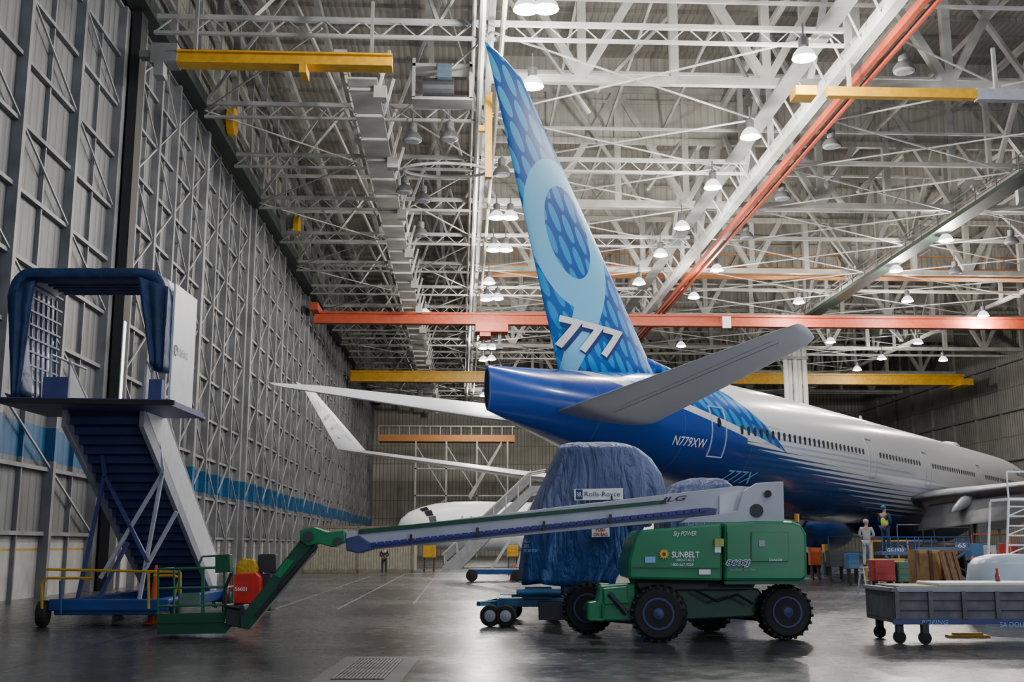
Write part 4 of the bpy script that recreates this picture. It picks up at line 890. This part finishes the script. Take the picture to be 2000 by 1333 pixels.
for a_ in ((1706,1750,1094,1136,37,mat('deep_red',(.35,.02,.02)),'red tool cabinet under the wing'),(1752,1782,1098,1138,37,GG,'small green tool cabinet right of the red cabinet'),
  (1583,1605,1070,1105,60,CONE,'orange tool cabinet behind the boom lift counterweight'),(1618,1650,1076,1108,58,DARK,'dark tool cabinet behind the boom lift counterweight'),
  (1894,1930,1062,1096,48,BLUER,'blue tool cabinet in front of the ladder stand'),(1655,1680,1082,1112,52,BLUER,'small blue tool cabinet left of the stepladder'),
  (1610,1622,1064,1098,70,YEL,'narrow yellow tool cabinet far under the fuselage'),(1826,1856,1072,1104,50,CONE,'orange tool cabinet under the low-railed scissor lift'),
  (1790,1818,1076,1106,49,GG,'green tool cabinet left of the orange one under the scissor lift'),(1932,1948,1066,1098,45,GREY,'grey tool cabinet just left of the white ladder stand'),
  (1842,1872,1058,1084,66,WOOD,'brown wood-coloured cabinet far behind the scissor lifts'),(1960,1990,1062,1090,56,mat('deep_red',(0,0,0)),'red tool cabinet seen through the white ladder stand')): tbox(*a_)
def stand(px,d,w,h,m,label):
    p=P(px,1000,d); t=thing('work_stand',label,'work stand',(p.x,d,0))
    for x in (p.x,p.x+w):
        for y in (d,d+1.2): part('leg',MB().bb((x-.05,y-.05,0),(x+.05,y+.05,h)),m,t)
    part('deck',MB().bb((p.x-.1,d-.1,h),(p.x+w+.1,d+1.3,h+.12)),m,t)
    part('brace',MB().bar((p.x,d,.2),(p.x+w,d,h-.1),.07),m,t); part('brace',MB().bar((p.x+w,d,.2),(p.x,d,h-.1),.07),m,t)
    part('guard_rail',MB().tube([(p.x,d,h),(p.x,d,h+1),(p.x+w,d,h+1),(p.x+w,d,h)],.035,6),m,t)
stand(1800,60,2.6,1.7,DARK,'dark work stand under the wing behind the blue scissor lifts'); stand(1895,64,2.2,1.4,CONE,'orange work stand under the wing at the far right')
stand(1615,66,2.4,1.3,BLUER,'blue work stand under the fuselage right of the boom lift'); stand(1968,54,1.6,1.2,BROWN,'brown work stand at the right edge behind the white ladder stand')
stand(1750,68,2.2,2.0,GREY,'grey work stand far under the wing root'); stand(1700,58,1.8,1.0,YEL,'yellow work stand behind the person in white coveralls')
d=76; CN=thing('shipping_container','beige corrugated container standing against the far left doors','container',(P(700,1118,d).x,d,0))
a=P(592,1030,d).x; c=P(808,1030,d).x
part('body',MB().bb((a,d+.05,.15),(c,d+3,3.0)),CREAM,CN)
for k in range(42): x=a+.1+(c-a-.2)*k/41; part('side_rib',MB().bb((x-.04,d,.25),(x+.04,d+.06,2.9)),CREAM,CN)
part('frame',MB().bb((a-.05,d-.03,0),(a+.12,d+.1,3.05)).bb((c-.12,d-.03,0),(c+.05,d+.1,3.05)).bb((a,d-.03,2.9),(c,d+.1,3.05)).bb((a,d-.03,0),(c,d+.1,.2)).bb(((a+c)/2-.08,d-.03,0),((a+c)/2+.08,d+.1,3)),mat('beige_dark',(.2,.18,.13),.6),CN)
d=58; MS=thing('boarding_steps','grey mobile boarding steps rising right in front of the parked white aircraft','boarding steps',(P(960,1120,d).x,d,0))
A=lambda x,y:P(x,y,d)
SG=mat('step_grey',(.40,.40,.41),.5)
for dd in (0,1.6):
    o_=V((0,dd,0))
    part('stringer',MB().slab([A(865,1106)+o_,A(1036,950)+o_,A(1068,948)+o_,A(1068,960)+o_,A(1042,966)+o_,A(900,1112)+o_,A(862,1118)+o_],(0,.08,0)),SG,MS)
    part('handrail',MB().tube([A(864,1085)+o_,A(1032,925)+o_,A(1066,918)+o_],.06,6),STEELB,MS)
    for k in range(8):
        x=868+k*24; part('baluster',MB().tube([A(x,1105-(x-865)*.91)+o_,A(x,1081-(x-865)*.95)+o_],.035,6),STEELB,MS)
part('side_panel',MB().slab([A(868,1100),A(1034,945),A(1034,928),A(868,1086)],(0,.03,0)),mat('step_panel',(.30,.30,.31),.6),MS)
for k in range(18): t=k/18; q=A(885+150*t,1108-145*t); part('tread',MB().bb((q.x,d+.08,q.z),(q.x+.3,d+1.6,q.z+.05)),DARK,MS)
part('platform',MB().slab([A(1036,962),A(1075,958),A(1075,966),A(1036,970)],(0,1.7,0)),GREY,MS)
for a_,b2 in (((1050,970),(960,1112)),((1055,970),(1010,1108)),((1000,1040),(1040,1100))): part('support_leg',MB().bar(A(*a_),A(*b2),.14),STEELB,MS)
part('base_frame',MB().bb((A(915,1115).x,d-.2,.35),(A(1022,1115).x,d+1.8,.6)),BLUE,MS)
for px in (922,1010): q=A(px,1120); part('wheel',MB().lathe((q.x,d-.4,.3),(0,1,0),[(0,.1),(.02,.3),(.2,.3),(.22,.1)],16),BLACK,MS)
tbox(826,850,1066,1090,80,YEL,'yellow tool cabinet between the beige container and grey steps')
tbox(990,1012,1066,1088,70,YEL,'yellow tool cabinet under the grey steps platform')

# ================= PEOPLE =================
def person(px,py_foot,d,zf,label,jk,tr,hair,face=0,arms='down',scale=1.0,vest=None):
    p=P(px,py_foot,d); t=thing('person',label,'person',(p.x,d,zf)); t.rotation_euler.z+=face
    J={'pel':(0,0,.95),'sp':(0,0,1.15),'ch':(0,0,1.35),'nk':(0,0,1.5),'hd':(0,-.02,1.58),'hd2':(0,-.02,1.68),
       'sl':(-.19,0,1.42),'sr':(.19,0,1.42),'hl':(-.09,0,.9),'hr':(.09,0,.9),'kl':(-.11,-.02,.5),'kr':(.12,-.03,.5),'al':(-.12,.02,.09),'ar':(.14,.02,.09),'tl':(-.14,-.15,.04),'tr':(.17,-.14,.04)}
    if arms=='down': J.update(el=(-.26,.02,1.14),er=(.26,.02,1.14),wl=(-.25,-.08,.9),wr=(.25,-.08,.9),pl=(-.24,-.11,.8),pr=(.24,-.11,.8))
    elif arms=='reach': J.update(el=(-.28,-.12,1.3),er=(.3,-.15,1.45),wl=(-.2,-.34,1.4),wr=(.25,-.36,1.6),pl=(-.18,-.42,1.44),pr=(.24,-.42,1.68))
    else: J.update(el=(-.27,.0,1.16),er=(.27,.0,1.16),wl=(-.1,-.2,1.08),wr=(.1,-.2,1.1),pl=(-.03,-.24,1.1),pr=(.03,-.24,1.12))
    def sk(name,keys,edges,rad,m,par):
        me=bpy.data.meshes.new(name); ix={k:i for i,k in enumerate(keys)}
        me.from_pydata([tuple(V(J[k])*scale) for k in keys],[(ix[a],ix[c]) for a,c in edges],[]); me.materials.append(m)
        o=bpy.data.objects.new(name,me); C.objects.link(o); o.parent=par
        o.modifiers.new('s','SKIN').use_smooth_shade=True
        for k,i in ix.items(): r=rad[k]*scale; me.skin_vertices[0].data[i].radius=(r,r*.85)
        me.skin_vertices[0].data[0].use_root=True
        ss_=o.modifiers.new('u','SUBSURF'); ss_.levels=1; ss_.render_levels=2; return o
    R=dict(pel=.13,sp=.12,ch=.14,nk=.055,hd=.085,hd2=.09,sl=.065,sr=.065,hl=.09,hr=.09,kl=.06,kr=.06,al=.042,ar=.042,tl=.035,tr=.035,el=.042,er=.042,wl=.028,wr=.028,pl=.035,pr=.035)
    ks=list(R); ed=[('pel','sp'),('sp','ch'),('ch','nk'),('nk','hd'),('hd','hd2'),('ch','sl'),('ch','sr'),('sl','el'),('sr','er'),('el','wl'),('er','wr'),('wl','pl'),('wr','pr'),('pel','hl'),('pel','hr'),('hl','kl'),('hr','kr'),('kl','al'),('kr','ar'),('al','tl'),('ar','tr')]
    b_=sk('body',ks,ed,R,SKIN,t)
    R2={k:v+.02 for k,v in R.items()}
    sk('jacket',['pel','sp','ch','sl','sr','el','er','wl','wr'],[('pel','sp'),('sp','ch'),('ch','sl'),('ch','sr'),('sl','el'),('sr','er'),('el','wl'),('er','wr')],R2,jk,t)
    sk('trousers',['pel','hl','hr','kl','kr','al','ar'],[('pel','hl'),('pel','hr'),('hl','kl'),('hr','kr'),('kl','al'),('kr','ar')],R2,tr,t)
    for s_,a_,b2 in ((0,'al','tl'),(1,'ar','tr')): sk('shoe',[a_,b2],[(a_,b2)],{k:R[k]+.015 for k in R},BLACK,t)
    o=mkobj('hair',MB().lathe((0,.01*scale,1.64*scale),(0,.3,1),[(0,.1*scale),(.06*scale,.105*scale),(.11*scale,.08*scale),(.14*scale,.02*scale)],16),hair,t,smooth=True)
    if vest:
        R3={k:v+.035 for k,v in R.items()}; sk('vest',['pel','sp','ch'],[('pel','sp'),('sp','ch')],R3,vest,t)
    return t
HAIR=mat('dark_hair',(.03,.02,.015),.7); OV=mat('white_overall',(.42,.44,.48),.8); NC=mat('navy_cloth',(.03,.05,.1),.8)
person(750,1120,73,0,'person in dark clothes standing in front of the beige container',mat('dark_cloth',(.03,.03,.04),.8),mat('dark_trousers',(.02,.02,.03),.8),HAIR,0,'front')
z_=P(1696,1108,43).z
person(1696,1108,43,z_,'person in white coveralls working from a stepladder beside the fuselage',OV,OV,mat('white_hood',(.42,.42,.45),.8),2.6,'front')
person(1731,1075,44.4,P(1731,1078,44).z,'person in yellow safety vest standing on the blue scissor lift',NC,NC,mat('blue_cap',(.02,.1,.3),.6),2.2,'front',vest=HIVIS)
p=P(1696,1108,43); SL=thing('stepladder','small stepladder under the person in white coveralls','stepladder',(p.x,43,0))
part('tread',MB().bb((p.x-.25,42.8,z_-.04),(p.x+.25,43.25,z_)),GREY,SL); part('tread',MB().bb((p.x-.28,42.65,z_*.5),(p.x+.28,42.85,z_*.5+.03)),GREY,SL)
for sx in (-.26,.26): part('leg',MB().bar((p.x+sx,42.5,0),(p.x+sx*.9,42.85,z_-.03),.05),GREY,SL); part('leg',MB().bar((p.x+sx,43.6,0),(p.x+sx*.9,43.2,z_-.03),.05),GREY,SL)

# ================= LIGHT, WORLD, CAMERA =================
w=bpy.data.worlds.new('World'); bpy.context.scene.world=w; w.use_nodes=True
w.node_tree.nodes['Background'].inputs[0].default_value=(.66,.75,1,1); w.node_tree.nodes['Background'].inputs[1].default_value=.55
for x,y,z,pw in ((-8,4,23,900),(8,6,23,2000),(22,10,23,2800),(40,40,22,4500),(10,20,23,2200),(-6,20,23,500),(14,-8,5,2600),(25,24,3,4200),(2,-12,8,1500)):  # unseen fill lights, added to brighten faces and undersides turned to the camera
    l=bpy.data.lights.new('added_fill_light','POINT'); l.energy=pw; l.shadow_soft_size=.8; l.color=(.87,.93,1)
    q=bpy.data.objects.new('added_fill_light',l); q.location=(x,y,z); C.objects.link(q)
cam=bpy.data.cameras.new('camera'); cam.sensor_width=36; cam.lens=F/2000*36; cam.clip_end=500
co=bpy.data.objects.new('camera',cam); C.objects.link(co); co.location=(0,0,H); co.rotation_euler=(math.radians(90)+TH,0,-YAW)
bpy.context.scene.camera=co
